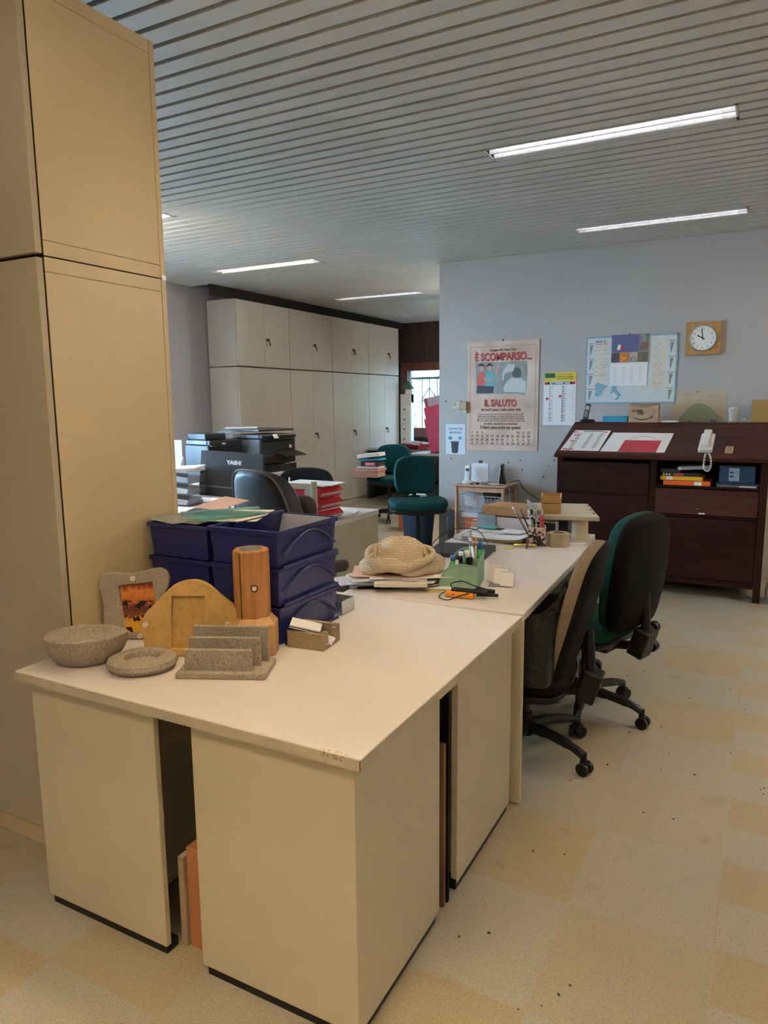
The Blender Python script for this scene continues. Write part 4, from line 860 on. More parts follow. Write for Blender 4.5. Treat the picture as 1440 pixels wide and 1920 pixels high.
# big brown poster
t = thing('poster', 'large aged-brown poster with red headline and group picture on the wall', 'poster', (-2.63, YW, 1.02))
def aged():
    m, nt, p = base_mat('aged_paper'); tc = nd(nt, 'ShaderNodeTexCoord'); L = nt.links.new; p.inputs['Roughness'].default_value = .6
    n = nd(nt, 'ShaderNodeTexNoise'); n.inputs['Scale'].default_value = 3.5; n.inputs['Detail'].default_value = 7; L(tc.outputs['Object'], n.inputs['Vector'])
    cr = nd(nt, 'ShaderNodeValToRGB'); e = cr.color_ramp.elements; e[0].position = .3; e[0].color = (.50, .33, .24, 1); e[1].position = .65; e[1].color = (.72, .55, .43, 1)
    L(n.outputs['Fac'], cr.inputs[0]); L(cr.outputs[0], p.inputs['Base Color']); return m
MB().box(0, .715, -.008, -.001, 0, 1.05).build('sheet', aged(), t, bevel=.002)
prd = mat('headline_red', (.50, .06, .05), .6); brn = mat('brown_ink', (.16, .07, .05), .7); yb = -.0085
brd = MB()
for a in ((.03, .685, .055, .058), (.03, .685, .995, .998)): brd.box(a[0], a[1], yb-.0006, yb, a[2], a[3])
for a in ((.03, .033, .055, .998), (.682, .685, .055, .998)): brd.box(a[0], a[1], yb-.0006, yb, a[2], a[3])
brd.build('border_line', mat('border_ink', (.30, .14, .10), .7), t)
text('Campagna della Polizia di Stato', .034, brn, t, (.36, yb, .952), FR, name='lettering', sx=.62, bold=.0012)
for dx, m_ in ((.004, brn), (0, prd)): text('È SCOMPARSO...', .098, m_, t, (.36+dx, yb-(.001 if m_ is prd else 0), .868-dx*1.2), FR, sx=.80, bold=.003)
for dx, m_ in ((.004, brn), (0, prd)): text('IL SALUTO', .088, m_, t, (.34+dx, yb-(.001 if m_ is prd else 0), .432-dx*1.2), FR, sx=.78, bold=.003)
text('dai nostri paesi e dalle nostre città', .036, brn, t, (.345, yb, .385), FR, sx=.80, bold=.0015)
for i, s_ in enumerate(('Ti sei accorto che chi ti sta di fronte non ti saluta più?', 'Nelle case, per strada, nei negozi, sul lavoro e a scuola', 'forse non usa più salutare le persone che si incontrano', 'Ma non costa nulla e fa bene a chi lo riceve e a chi lo dà')):
    text(s_, .023, brn, t, (.345, yb, .345-.021*i), FR, sx=.92, bold=.0004)
text('Un saluto, aumenta la tua autostima!', .028, brn, t, (.345, yb, .252), FR, sx=.82, bold=.001)
text('Il Saluto piace anche per questo!', .040, brn, t, (.345, yb, .212), FR, sx=.78, bold=.002)
gl_ = 'salutoèungestodicortesiachenoncosta'
for r in range(4):
    for c in range(12):
        if r == 0 and 2 < c < 9: continue
        text('%d' % (1+(r*12+c) % 31), .030, brn, t, (.055+.052*c, yb, .165-.035*r), FR, bold=.0012, name='number')
pz = thing  # picture
pic = MB().plate([(.085, .88-.03), (.22, .853), (.35, .845), (.48, .853), (.60, .85), (.605, .72), (.60, .60), (.585, .53), (.50, .545), (.40, .55), (.25, .548), (.09, .545), (.088, .70)], yb-.0006, yb).build('picture', mat('picture_grey', (.30, .32, .30), .6, var=.3, vscale=9), t)
sk = mat('picture_skin', (.55, .33, .25), .6); hair = mat('picture_hair', (.06, .035, .03), .7); yp = yb-.0008
def ell(cx, cz, a, b, n=20): return [(cx+a*math.cos(2*math.pi*k/n), cz+b*math.sin(2*math.pi*k/n)) for k in range(n)]
poly(mat('picture_red_shirt', (.62, .12, .10), .6), 'red_shirt', t, [(.105, .63), (.10, .71), (.125, .755), (.165, .76), (.19, .73), (.185, .63)], yp)
poly(mat('picture_teal_shirt', (.15, .42, .44), .6), 'teal_shirt', t, [(.185, .62), (.18, .72), (.205, .765), (.26, .77), (.285, .735), (.275, .62)], yp)
poly(mat('picture_trousers', (.06, .06, .07), .6), 'trousers', t, [(.10, .555), (.105, .63), (.275, .62), (.27, .555)], yp)
for cx in (.145, .228):
    poly(sk, 'face', t, ell(cx, .795, .026, .033), yp); poly(hair, 'hair', t, [(cx-.03, .80), (cx-.028, .828), (cx, .842), (cx+.028, .828), (cx+.03, .80), (cx+.018, .815), (cx-.018, .815)], yp-.0006)
poly(sk, 'raised_arm', t, [(.275, .735), (.31, .83), (.325, .845), (.335, .83), (.31, .75), (.29, .70)], yp); poly(sk, 'arm', t, [(.165, .70), (.19, .665), (.27, .672), (.27, .688), (.195, .685), (.18, .715)], yp-.0006)
poly(mat('picture_dark', (.10, .11, .11), .6), 'head', t, ell(.50, .74, .045, .055), yp)
poly(mat('picture_light', (.55, .56, .52), .6), 'bust', t, [(.37, .60), (.40, .66), (.45, .70), (.55, .69), (.595, .65), (.59, .555), (.50, .56), (.38, .565)], yp-.0006)
poly(mat('picture_light', (.55, .56, .52), .6), 'cap', t, [(.38, .79), (.42, .83), (.48, .82), (.47, .76), (.42, .75), (.38, .74), (.37, .67), (.355, .68), (.36, .75)], yp-.0006)
MB().cyl((.36, -.012, 1.052), (.36, 0, 1.052), .009, n=10).build('nail', dgrey, t)
# yellow-headed month calendar
t = thing('wall_calendar', 'narrow wall calendar with yellow header for September, next to the big poster', 'calendar', (-1.868, YW, 1.27))
MB().box(0, .300, -.004, -.001, 0, .405).build('sheet', paper, t); MB().box(.004, .300, -.006, -.002, .405, .487).build('header', mat('yellow_print', (.70, .55, .05), .6), t)
MB().box(.008, .108, -.0068, -.006, .435, .480).build('green_patch', mat('green_print', (.05, .24, .10), .6), t)
text('Zuin', .042, inkd, t, (.058, -.0072, .445), FR, bold=.0015); text('macchine per ufficio', .016, redm, t, (.20, -.0066, .462), FR); 
for i in range(2): text('vendita assistenza noleggio', .014, inkd, t, (.20, -.0066, .442-.017*i), FR)
MB().box(.035, .265, -.005, -.004, .375, .400).build('title_bar', inkd, t); MB().box(.008, .035, -.005, -.004, .375, .400).box(.265, .293, -.005, -.004, .375, .400).build('red_corner', redm, t)
text('SETTEMBRE 2020', .026, inkw, t, (.15, -.0056, .379), FR, bold=.0008)
for i in range(30):
    c = i // 15; m_ = redm if i+1 in (6, 13, 20, 27) else inkd
    text('%d' % (i+1), .023, m_, t, (.06+.12*c, -.0048, .350-.0225*(i % 15)), FR, name='number', bold=.0004)
    text('MMGVSDL'[(i+1) % 7], .016, m_, t, (.082+.12*c, -.0048, .350-.0225*(i % 15)), FR, name='number')
for i in (5, 19): poly(redm, 'red_square', t, rrect(.022, .022, .002, 1, .035+.12*(i // 15), .357-.0225*(i % 15)), -.0043)
sd = MB()
for i in range(15): sd.box(.27, .288, -.0048, -.004, .03+.0225*i, .033+.0225*i)
sd.build('side_table_print', inkg, t)
# the large planner with the map
t = thing('wall_planner', 'large pale blue year planner with a sea map, behind the picture calendar', 'calendar', (-1.487, YW, 1.467))
MB().box(0, .775, -.005, -.001, 0, .592).build('sheet', mat('planner_white', (.60, .64, .62), .5, var=.06), t)
cyan = mat('planner_cyan', (.20, .40, .48), .5); MB().box(0, .775, -.0058, -.005, 0, .012).box(0, .775, -.0058, -.005, .578, .592).box(0, .012, -.0058, -.005, 0, .592).box(.762, .775, -.0058, -.005, 0, .592).build('border', cyan, t)
rd = MB(); gr = MB(); cl = MB()
for sx in (.02, .70):
    for k in range(4): rd.box(sx, sx+.055, -.0058, -.005, .135*k+.125, .132+.135*k); gr.add([(sx+.016, -.0057, .03+.135*k), (sx+.024, -.0057, .03+.135*k), (sx+.045, -.0057, .115+.135*k), (sx+.014, -.0057, .115+.135*k)], [(0, 1, 2, 3)])
for cx in (.085, .14, .575, .63):
    MB().box(cx, cx+.045, -.0052, -.005, .122, .555).build('month_column', paper2, t)
    for k in range(6): gr.box(cx+.004, cx+.030, -.0056, -.0051, .548-.075*k, .551-.075*k)
for k in range(34): gr.box(.09+.16*random.random()*1.0, .10+.17*random.random()+.02, -.0057, -.005, .2+.010*k, .2015+.010*k)
for k in range(30): gr.box(.577+.10*random.random()*.3, .60+.07*random.random(), -.0058, -.0052, .12+.0145*k, .1215+.0145*k)
rd.build('red_heading', mat('dull_red_print', (.50, .20, .20), .6), t); gr.build('print', inkg, t)
poly(cyan, 'map_land', t, [(.09, .07), (.10, .13), (.085, .16), (.11, .19), (.17, .165), (.21, .16), (.16, .12), (.15, .08), (.12, .06)], -.0056, .001); poly(cyan, 'map_land', t, smooth_loop([(.235, .13), (.25, .16), (.275, .155), (.285, .12), (.315, .085), (.325, .06), (.31, .065), (.29, .05), (.275, .045), (.27, .03), (.30, .04), (.295, .06), (.265, .095)], 4), -.0056, .001)
poly(cyan, 'map_land', t, ell(.238, .10, .010, .014), -.0056, .001); poly(mat('pink_print', (.6, .3, .35), .6), 'map_patch', t, ell(.09, .125, .010, .008), -.0068, .001)
text('2', .05, inkg, t, (.165, -.0056, .525), FR, bold=.002); text('BOSSI', .022, blue, t, (.112, -.0056, .54), FR, bold=.001); text('Karteiflügel', .014, inkd, t, (.112, -.0056, .522), FR, sx=.9)
for k in range(3): text('•  1', .018, inkd, t, (.085, -.0056, .46-.09*k), FR)
# picture calendar in front
t = thing('wall_calendar', 'picture calendar with flag photo hanging over the pale blue planner', 'calendar', (-1.266, YW-.006, 1.622))
MB().box(0, .314, -.004, -.001, 0, .203).build('sheet', paper, t); MB().box(.004, .310, -.010, -.002, .204, .445).build('picture_board', mat('photo_frame_grey', (.25, .22, .26), .5), t)
poly(mat('flag_photo_sky', (.12, .13, .28), .5), 'sky_photo', t, [(.006, .295), (.006, .443), (.236, .443), (.236, .295)], -.0102)
poly(mat('flag_green', (.04, .20, .08), .5), 'flag_green', t, [(.03, .32), (.045, .365), (.06, .36), (.05, .315)], -.0112); poly(inkw, 'flag_white', t, [(.05, .315), (.06, .36), (.085, .355), (.078, .312)], -.0112); poly(redm, 'flag_red', t, [(.078, .312), (.085, .355), (.115, .335), (.105, .318)], -.0112)
MB().box(.022, .024, -.0118, -.0112, .30, .42).build('flag_pole', inkg, t)
for (a, b, c, d, col) in ((.242, .310, .375, .443, (.28, .27, .25)), (.242, .310, .30, .370, (.20, .16, .14)), (.006, .074, .206, .288, (.10, .08, .10)), (.080, .150, .206, .288, (.65, .22, .03)), (.156, .226, .206, .288, (.45, .36, .30)), (.232, .310, .206, .288, (.14, .13, .08))):
    MB().box(a, b, -.0112, -.0102, c, d).build('small_photo', mat('photo_%03d' % int(a*1000+c*100), col, .5, var=.45, vscale=30), t)
poly(mat('photo_orange', (.8, .35, .05), .5), 'photo_mark', t, [(.085, .262), (.115, .228), (.145, .262), (.115, .245)], -.0116); poly(redm, 'photo_mark', t, [(.27, .33), (.28, .365), (.30, .345)], -.0116)
sd = MB()
for c in range(4):
    for k in range(8): sd.box(.03+.07*c, .055+.07*c, -.0048, -.004, .03+.018*k, .0325+.018*k)
sd.build('date_print', inkg, t); MB().cyl((.155, -.012, .447), (.155, .004, .447), .006, n=8).build('nail', dgrey, t)
# clock
t = thing('wall_clock', 'wooden square wall clock with round white dial', 'clock', (-.518, YW, 2.003))
wd = wood('clock_wood', (.42, .22, .06), (.52, .29, .09), .5, 3, 2, 18)
MB().box(-.135, .135, -.030, 0, -.135, .135).build('frame', wd, t, bevel=.003)
gv = MB(); gv.box(-.065, -.062, -.0306, -.03, .03, .135).box(.062, .065, -.0306, -.03, -.135, -.03).box(.03, .135, -.0306, -.03, .083, .086).box(-.135, -.03, -.0306, -.03, -.086, -.083).build('groove', carddark, t)
MB().lathe([(0, 0), (.100, 0), (.108, .004), (.108, .016), (.101, .018), (.099, .010), (0, .010)], 56, M=Matrix.Translation((0, -.029, 0)) @ Matrix.Rotation(R(90), 4, 'X')).build('bezel', mat('silver_bezel', (.5, .5, .5), .3, .7), t)
MB().cyl((0, -.0385, 0), (0, -.0405, 0), .0985, n=56).build('dial', mat('dial_white', (.80, .80, .76), .5), t)
for k in range(1, 13):
    a = R(90-30*k); text('%d' % k, .027, inkd, t, (.078*math.cos(a), -.0412, .078*math.sin(a)-.009), FR, name='numeral', sx=.8)
for name_, a, l, w_ in (('hour_hand', 90-30*9.97, .05, .0045), ('minute_hand', 90-6*58.5, .078, .0028)):
    h_ = MB().rbox((l/2-.008, 0, 0), (l+.016, .0015, w_*2)).build(name_, black, t); h_.location = (0, -.043, 0); h_.rotation_euler = (0, -R(a), 0)
MB().cyl((0, -.041, 0), (0, -.046, 0), .005, n=12).build('hub', black, t)
# small map, brown board, socket, bin notice, wall marks
t = thing('wall_map', 'yellowed old map sheet with green area standing behind the desk', 'map', (-.737, YW, 1.313)); MB().box(0, .425, -.004, -.001, 0, .262).build('sheet', mat('old_map', (.50, .42, .28), .8, var=.12, vscale=14), t)
poly(mat('map_green', (.27, .31, .20), .8), 'green_area', t, smooth_loop([(.06, .002), (.12, .09), (.16, .135), (.22, .15), (.29, .125), (.36, .06), (.415, .002), (.25, .001)], 3), -.0045, .0008)
sd = MB()
for x, z, w_, h_ in ((.10, .18, .10, .05), (.26, .17, .05, .03), (.33, .17, .04, .03), (.02, .14, .05, .04), (.34, .11, .04, .03)): sd.box(x, x+w_, -.0048, -.004, z, z+.002).box(x, x+w_, -.0048, -.004, z+h_, z+h_+.002).box(x, x+.002, -.0048, -.004, z, z+h_)
sd.build('print', inkg, t); MB().cyl((.20, -.008, .245), (.20, 0, .245), .006, n=8).build('pin', dgrey, t)
tag(MB().box(-.13, .42, -.018, -.002, 0, .18).build('notice_board', mat('ochre_board', (.40, .24, .07), .7, var=.05)), 'plain ochre board cut off at the right edge, standing behind the desk', 'board').location = (.012, YW-.05, 1.3085)
t = thing('thermostat', 'old cream wall switch box left of the big poster', 'switch', (-2.785, YW, 1.42)); MB().box(0, .095, -.025, 0, .0, .085).build('switch_plate', mat('yellowed_plastic', (.50, .46, .34), .5), t, bevel=.004); MB().box(.085, .16, -.045, 0, -.005, .075).build('adapter', mat('tan_plastic', (.38, .29, .16), .5), t, bevel=.005); MB().box(.10, .16, -.03, 0, -.035, -.005).build('plug', mat('yellowed_plastic', (.5, .46, .34), .5), t, bevel=.003)
MB().cyl((.03, -.026, .05), (.03, -.024, .05), .015, n=16).build('socket_face', mat('tan_plastic', (.38, .29, .16), .5), t)
t = thing('wall_notice', 'white notice with a black bin picture left of the big poster', 'notice', (-2.86, YW, .972)); MB().box(0, .21, -.003, -.001, 0, .302).build('sheet', mat('cool_white_paper', (.62, .68, .74), .7), t)
bl = mat('notice_blue', (.12, .16, .30), .6); text('CESTINO DPI', .030, bl, t, (.105, -.0036, .245), FR, sx=.85, bold=.0006); text('MONOUSO', .030, bl, t, (.105, -.0036, .208), FR, sx=.85, bold=.0006)
poly(mat('bin_black', (.025, .03, .04), .6), 'bin_picture', t, [(.058, .125), (.142, .125), (.132, .02), (.118, .012), (.080, .012), (.068, .02)], -.0032); MB().box(.054, .146, -.0046, -.0034, .120, .132).build('bin_rim', mat('bin_grey', (.06, .07, .09), .6), t)
poly(mat('glove_teal', (.03, .28, .30), .6), 'glove_picture', t, smooth_loop([(.03, .15), (.035, .175), (.05, .185), (.06, .172), (.075, .168), (.065, .15), (.045, .145)], 4), -.0032); poly(mat('mask_teal', (.12, .38, .42), .6), 'mask_picture', t, ell(.155, .163, .020, .017), -.0032)
m = MB()
for x, z in ((-2.20, .905), (-2.08, .93), (-2.06, .84), (-2.19, .835), (-1.75, .94), (-1.66, .985), (-1.80, .88), (-1.71, .90), (-1.60, .905), (-2.86, 1.50), (-2.80, .93), (-2.72, .66), (-1.68, .79), (-1.85, .78)): m.cyl((x, YW-.0012, z), (x, YW+.004, z), .0065+random.random()*.004, n=8)
struct(m, 'trim_3', mat('drill_holes', (.12, .10, .09), .9))

# ---------------------------------------------------------------- mahogany sloping desk
CX0, CX1, CY0, CY1 = -1.49, .035, 5.82, 6.60
ch = thing('sloping_desk', 'big dark mahogany writing desk with sloping lid under the calendars', 'desk', (CX0, CY0, 0)); w = CX1-CX0; d = CY1-CY0
LZ0, LZ1 = 1.052, 1.292; sl = math.atan2(.222, .64)
side = [(0, .0), (.06, 0), (.07, .13), (d-.07, .13), (d-.06, 0), (d, 0), (d, 1.285), (.60, 1.285), (0, 1.062)]
for x in (0, w-.035):
    vs = [(x, p[0], p[1]) for p in side]+[(x+.035, p[0], p[1]) for p in side]; n = len(side)
    MB().add(vs, [tuple(range(n)), tuple(range(2*n-1, n-1, -1))]+[(i, (i+1) % n, n+(i+1) % n, n+i) for i in range(n)]).build('side_panel', mahog, ch, bevel=.002)
for a_, b_, c_ in ((0, .05, 0), (w-.052, w, 0), (.715, .765, .11)): MB().box(a_, b_, -.004, .05, c_, 1.05).build('post', mahog, ch, bevel=.002)
MB().box(.03, w-.03, d-.02, d, .1, 1.28).box(.03, w-.03, .03, d-.02, .12, .135).box(.76, w-.05, .01, d-.02, .835, .85).build('carcass', mahog, ch)
MB().box(.05, w-.05, -.001, .03, 1.035, 1.062).box(.05, w-.05, -.001, .03, .10, .142).box(.05, .72, -.001, .03, .755, .765).box(.765, w-.05, -.001, .03, .615, .63).build('rail', mahog, ch, bevel=.002)
o = MB().box(.055, .712, -.012, .02, .768, 1.012).build('flap_door', mahog, ch, bevel=.004)
MB().lathe([(0, 0), (.026, 0), (.029, .004), (.024, .008), (.012, .006), (0, .007)], 24, sx=1.25, sy=.8, M=Matrix.Translation((.375, -.012, .955)) @ Matrix.Rotation(R(90), 4, 'X')).build('escutcheon', mat('dark_bronze', (.05, .02, .012), .4, .5), ch)
o = MB().box(.055, .712, -.006, .02, .148, .752).box(.12, .65, -.010, -.004, .21, .69).build('door', mahog, ch, bevel=.003)
o = MB().box(.77, w-.056, -.006, .02, .148, .61).box(.83, w-.12, -.010, -.004, .21, .55).build('door', mahog, ch, bevel=.003)
o = MB().box(0, w-.82, -.014, .012, 0, .192).build('drop_front', mahogl, ch, bevel=.003); o.location = (.765, -.004, .636); o.rotation_euler = (R(-5), 0, 0)
MB().rbox((.335, -.020, .012), (.045, .012, .012)).cyl((.305, -.014, .045), (.305, -.02, .045), .004, n=8).build('catch', white, o, bevel=.002)
lid = MB().box(-.012, w+.03, -.005, .68, -.030, 0).build('lid', mahogt, ch, bevel=.004); lid.location = (0, -.045, 1.080); lid.rotation_euler = (sl, 0, 0)
MB().box(-.018, w+.036, -.012, .0, -.034, -.006).build('lid_moulding', mahogl, lid, bevel=.005, seg=3)
MB().box(-.01, w+.02, .595, d+.01, 1.282, 1.308).build('top_ledge', mahogt, ch, bevel=.003)
def lidp(x, s, up=0.0):   # point on the lid surface: x in room, s metres up the slope from the front edge
    return (x, CY0-.045+s*math.cos(sl)-up*math.sin(sl), 1.080+s*math.sin(sl)+up*math.cos(sl))
# things inside the open niche
def nthing(name, label, cat, x, z, y=5.845, group=None): return thing(name, label, cat, (x, y, z), group=group)
def binder(label, x, z, w_, h_, d_, m_, lab=None, y=5.845, name='binder', cat='binder'):
    t = nthing(name, label, cat, x, z, y, 'files in the niche of the mahogany desk'); MB().box(0, w_, 0, d_, 0, h_).build('cover', m_, t, bevel=.002)
    if lab: MB().box(lab[0], lab[1], -.0012, 0, .12*h_, .88*h_).build('spine_label', lab[2], t)
    return t
binder('orange-red binder lowest in the desk niche', -.675, .853, .33, .035, .26, mat('orange_red_board', (.80, .13, .02), .5), (.22, .27, inkw), 5.83)
binder('yellow binder above the orange-red one in the desk niche', -.70, .889, .30, .030, .26, mat('bright_yellow_board', (.85, .50, .01), .5), (.045, .09, inkw))
t = binder('red and black striped book above the yellow binder', -.69, .920, .27, .024, .2, inkd, (.085, .155, redm), name='book', cat='book')
m = MB(); [m.box(.01+.02*k, .022+.02*k, -.0012, 0, .004, .02) for k in range(3)]; m.build('gold_mark', paper2, t)
binder('dark green ring file with handle above the striped book', -.70, .945, .14, .03, .2, mat('dark_green_board', (.02, .05, .035), .5))
o = binder('grey box file tilted on top of the binders in the niche', -.58, .965, .22, .026, .2, mat('grey_board', (.32, .32, .31), .5), (.01, .03, inkw)); o.rotation_euler = (0, R(-4), 0)
o = binder('dark blue file box filling the right half of the niche', -.29, .882, .24, .125, .2, mat('navy_board', (.012, .05, .11), .5), (.065, .135, mat('label_blue_grey', (.30, .40, .48), .5)), 5.87, name='file_box', cat='box')
m = MB(); [m.box(.072, .096, -.002, -.0012, .04+.03*k, .055+.03*k) for k in range(2)]; m.build('label_print', mat('navy_board', (.012, .05, .11), .5), o)
binder('flat blue folders under the dark blue file box', -.31, .868, .30, .012, .24, mat('navy_board', (.012, .05, .11), .5), None, 5.85, 'folder', 'folder')
binder('dull magazines at the bottom right of the niche', -.30, .852, .27, .015, .25, mat('magazine', (.22, .14, .12), .5, var=.4, vscale=40), (.15, .26, lilac), 5.835, 'magazine', 'magazine')
# things lying on the slope
def lthing(name, label, cat, x, s, up=.0006, rz=0, group=None): 
    t = thing(name, label, cat, lidp(x, s, up), 0, group); t.rotation_euler = (Matrix.Rotation(sl, 3, 'X') @ Matrix.Rotation(rz, 3, 'Z')).to_euler(); return t
t = lthing('calendar_sheet', 'month calendar sheet with red marks lying on the sloping lid, far left', 'calendar', -1.472, .055)
MB().slab([(0, 0), (.305, 0), (.318, .44), (.02, .44)], 0, .002).build('sheet', paper, t)
bb = MB(); bb.slab([(.10, .405), (.26, .405), (.26, .425), (.10, .425)], .002, .0026); bb.build('title_bar', inkg, t)
rr = MB(); gg_ = MB(); random.seed(9)
for x, y in ((.03, .40), (.28, .40), (.055, .33), (.05, .20), (.03, .03), (.06, .012), (.08, .03)): rr.rbox((x, y, .0025), (.035, .018, .001))
for c in (.07, .17, .25):
    for k in range(20): gg_.rbox((c+.0005*k, .05+.0165*k, .0025), (.022+random.random()*.02, .005, .001))
rr.build('red_mark', redm, t); gg_.build('date_print', inkg, t)
t = lthing('desk_sheet', 'white sheet with dark red rectangle lying on the sloping lid', 'paper', -1.155, .05)
MB().slab([(0, 0), (.48, 0), (.50, .40), (.028, .40)], 0, .002).build('sheet', paper, t); MB().slab([(.135, .0), (.418, .0), (.428, .235), (.150, .235)], .002, .0032).build('red_card', mat('crimson_card', (.50, .03, .05), .6), t)
MB().tube([(.17+.24*q/12, .235+.09*math.sin(math.pi*q/12), .0028) for q in range(13)], .0012, n=5).build('arc_line', inkg, t)
# white wall phone
t = lthing('telephone', 'white corded telephone lying on the sloping lid', 'telephone', -.395, .06, .0, 0)
MB().slab(rrect(.098, .32, .012, 4, .0, .165), 0, .032).build('body', mat('phone_white', (.72, .68, .60), .4), t, bevel=.006, seg=3)
MB().box(-.026, .022, .045, .30, .034, .062).box(-.030, .026, .02, .085, .03, .066).box(-.030, .026, .265, .325, .03, .066).build('handset', mat('phone_white', (.72, .68, .60), .4), t, bevel=.01, seg=3)
MB().box(.030, .044, .06, .29, .032, .036).build('key_strip', white, t)
pc = []; c0 = spline([(-.385, 5.80, 1.10), (-.388, 5.755, 1.06), (-.390, 5.752, 1.00), (-.365, 5.752, .975), (-.345, 5.752, 1.01), (-.35, 5.755, 1.07), (-.365, 5.80, 1.10)], 16)
for i, p in enumerate(c0): pc.append(p+Vector((.006*math.cos(i*1.4), .004*math.sin(i*1.4), .003*math.sin(i*1.4))))
bpy.context.view_layer.update(); o = MB().tube(pc, .0035, n=6).build('cord', mat('phone_white', (.72, .68, .60), .4), t); o.matrix_parent_inverse = t.matrix_world.inverted()
t = lthing('wooden_block', 'small pale wooden holder beside the telephone on the slope', 'block', -.262, .05); MB().slab(rrect(.052, .11, .006, 2, .028, .06), 0, .016).build('block', mat('pale_wood', (.50, .36, .20), .6), t, bevel=.002); MB().slab(rrect(.034, .08, .004, 2, .028, .06), .016, .0175).build('hollow', mat('pale_wood_dark', (.33, .20, .11), .6), t)
# things on the ledge: z = 1.308
LY = 6.47; LH = 1.3085
t = thing('cordless_phone', 'black cordless phone upright in its cradle at the left of the ledge', 'telephone', (-1.40, LY, LH)); MB().lathe([(0, 0), (.058, 0), (.062, .012), (.045, .024), (0, .026)], 24, sx=1.1, sy=.8).build('cradle', black, t); o = MB().box(-.022, .022, -.012, .010, 0, .150).build('handset', dgrey, t, bevel=.008, seg=3); o.location = (-.022, 0, .012); o.rotation_euler = (R(-12), R(8), 0); MB().box(-.015, .015, -.0135, -.012, .095, .130).build('display', mat('phone_display', (.45, .5, .55), .2), o); MB().box(-.014, .014, -.0135, -.012, .03, .085).build('keypad', mat('keypad_grey', (.18, .18, .19), .4), o)
tag(MB().box(-1.262, -1.055, 6.42, 6.55, LH, LH+.052).build('blue_box', teal, bevel=.002), 'flat turquoise box on the ledge beside the parcel box', 'box')
t = thing('parcel_box', 'small cardboard parcel box with black smile arrow and handwriting', 'cardboard box', (-1.046, 6.42, LH)); cb = mat('parcel_cardboard', (.47, .32, .19), .85, var=.05)
MB().box(0, .235, 0, .14, 0, .115).build('carton', cb, t, bevel=.001); o = MB().box(0, .235, 0, .003, 0, .07).build('flap', cb, t); o.location = (0, .0, .115); o.rotation_euler = (R(-62), 0, 0); o = MB().box(0, .235, -.003, 0, 0, .07).build('flap', cb, t); o.location = (0, .14, .115); o.rotation_euler = (R(50), 0, 0)
tapem = mat('glossy_tape', (.6, .5, .4), .2); MB().box(.08, .16, .0, .14, .145, .147).build('tape', tapem, t)
ar = [(.035+.150*q/12, -.001, .045-.022*math.sin(math.pi*q/12)) for q in range(13)]
MB().tube(ar, [.0012+.003*math.sin(math.pi*q/12)**.6 for q in range(13)], n=6).plate([(.175, .040), (.196, .056), (.192, .030), (.188, .044)], -.003, -.001).plate([(.168, .052), (.196, .058), (.190, .050)], -.003, -.001).build('arrow_logo', inkd, t)
for s_, x, z in (('SCAMBI', .07, .088), ('VARI', .095, .066)): text(s_, .026, inkd, t, (x, -.001, z), FR, bold=.0006, shear=.1)
text('77', .014, inkd, t, (.205, -.001, .088), FR); MB().box(.196, .214, -.0015, 0, .078, .080).build('print', inkd, t)
tag(MB().rbox((-.72, 6.44, LH+.006), (.13, .09, .004), (.05, 0, .2)).rbox((-.70, 6.45, LH+.011), (.10, .07, .003), (0, .03, -.2)).build('paper_sheet', paper), 'small white papers lying flat on the ledge before the old map', 'papers', kind='stuff')
t = thing('glass_jar', 'small white glass jar standing on the ledge right of the map', 'jar', (-.245, 6.45, LH)); MB().lathe([(0, 0), (.026, 0), (.028, .01), (.030, .09), (.036, .098), (.037, .116), (.030, .122), (0, .124)], 24).build('jar', mat('milky_glass', (.62, .60, .56), .25), t); MB().lathe([(0, 0), (.031, 0), (.031, .014), (0, .014)], 24).build('foot', mat('tan_plastic', (.38, .29, .16), .5), t)
t = thing('glass_stopper', 'little clear glass ball on the ledge by the ochre board', 'ornament', (-.160, 6.45, LH)); MB().lathe([(0, 0), (.016, 0), (.012, .012), (.018, .02), (.023, .032), (.018, .045), (0, .052)], 20).build('ball', clear, t)
tag(MB().tube(spline([(-.40, 6.42, LH+.014), (-.385, 6.40, LH+.02), (-.37, 6.385, LH+.012), (-.385, 6.36, LH-.002), (-.375, 6.34, LH-.008)], 6), .008, n=8).build('dark_strap', dgrey), 'short dark strap hook lying over the top of the slope', 'strap')
tag(MB().lathe([(0, 0), (.014, 0), (.016, .01), (.010, .02), (0, .022)], 14).build('rubber_stopper', dgrey), 'small dark knob on the ledge in front of the green map area', 'knob').location = (-.56, 6.42, LH)
# white can/bag at right edge
tag(MB().lathe([(0, 0), (.11, 0), (.13, .03), (.135, .10), (.10, .20), (.05, .26), (0, .27)], 24, wob=lambda t, r, z: (1+.06*math.sin(5*t+z*20), 0)).build('plastic_bag', mat('pale_plastic_bag', (.62, .66, .66), .35)), 'pale plastic bag on the floor at the right of the mahogany desk', 'bag').location = (.195, 5.92, 0)

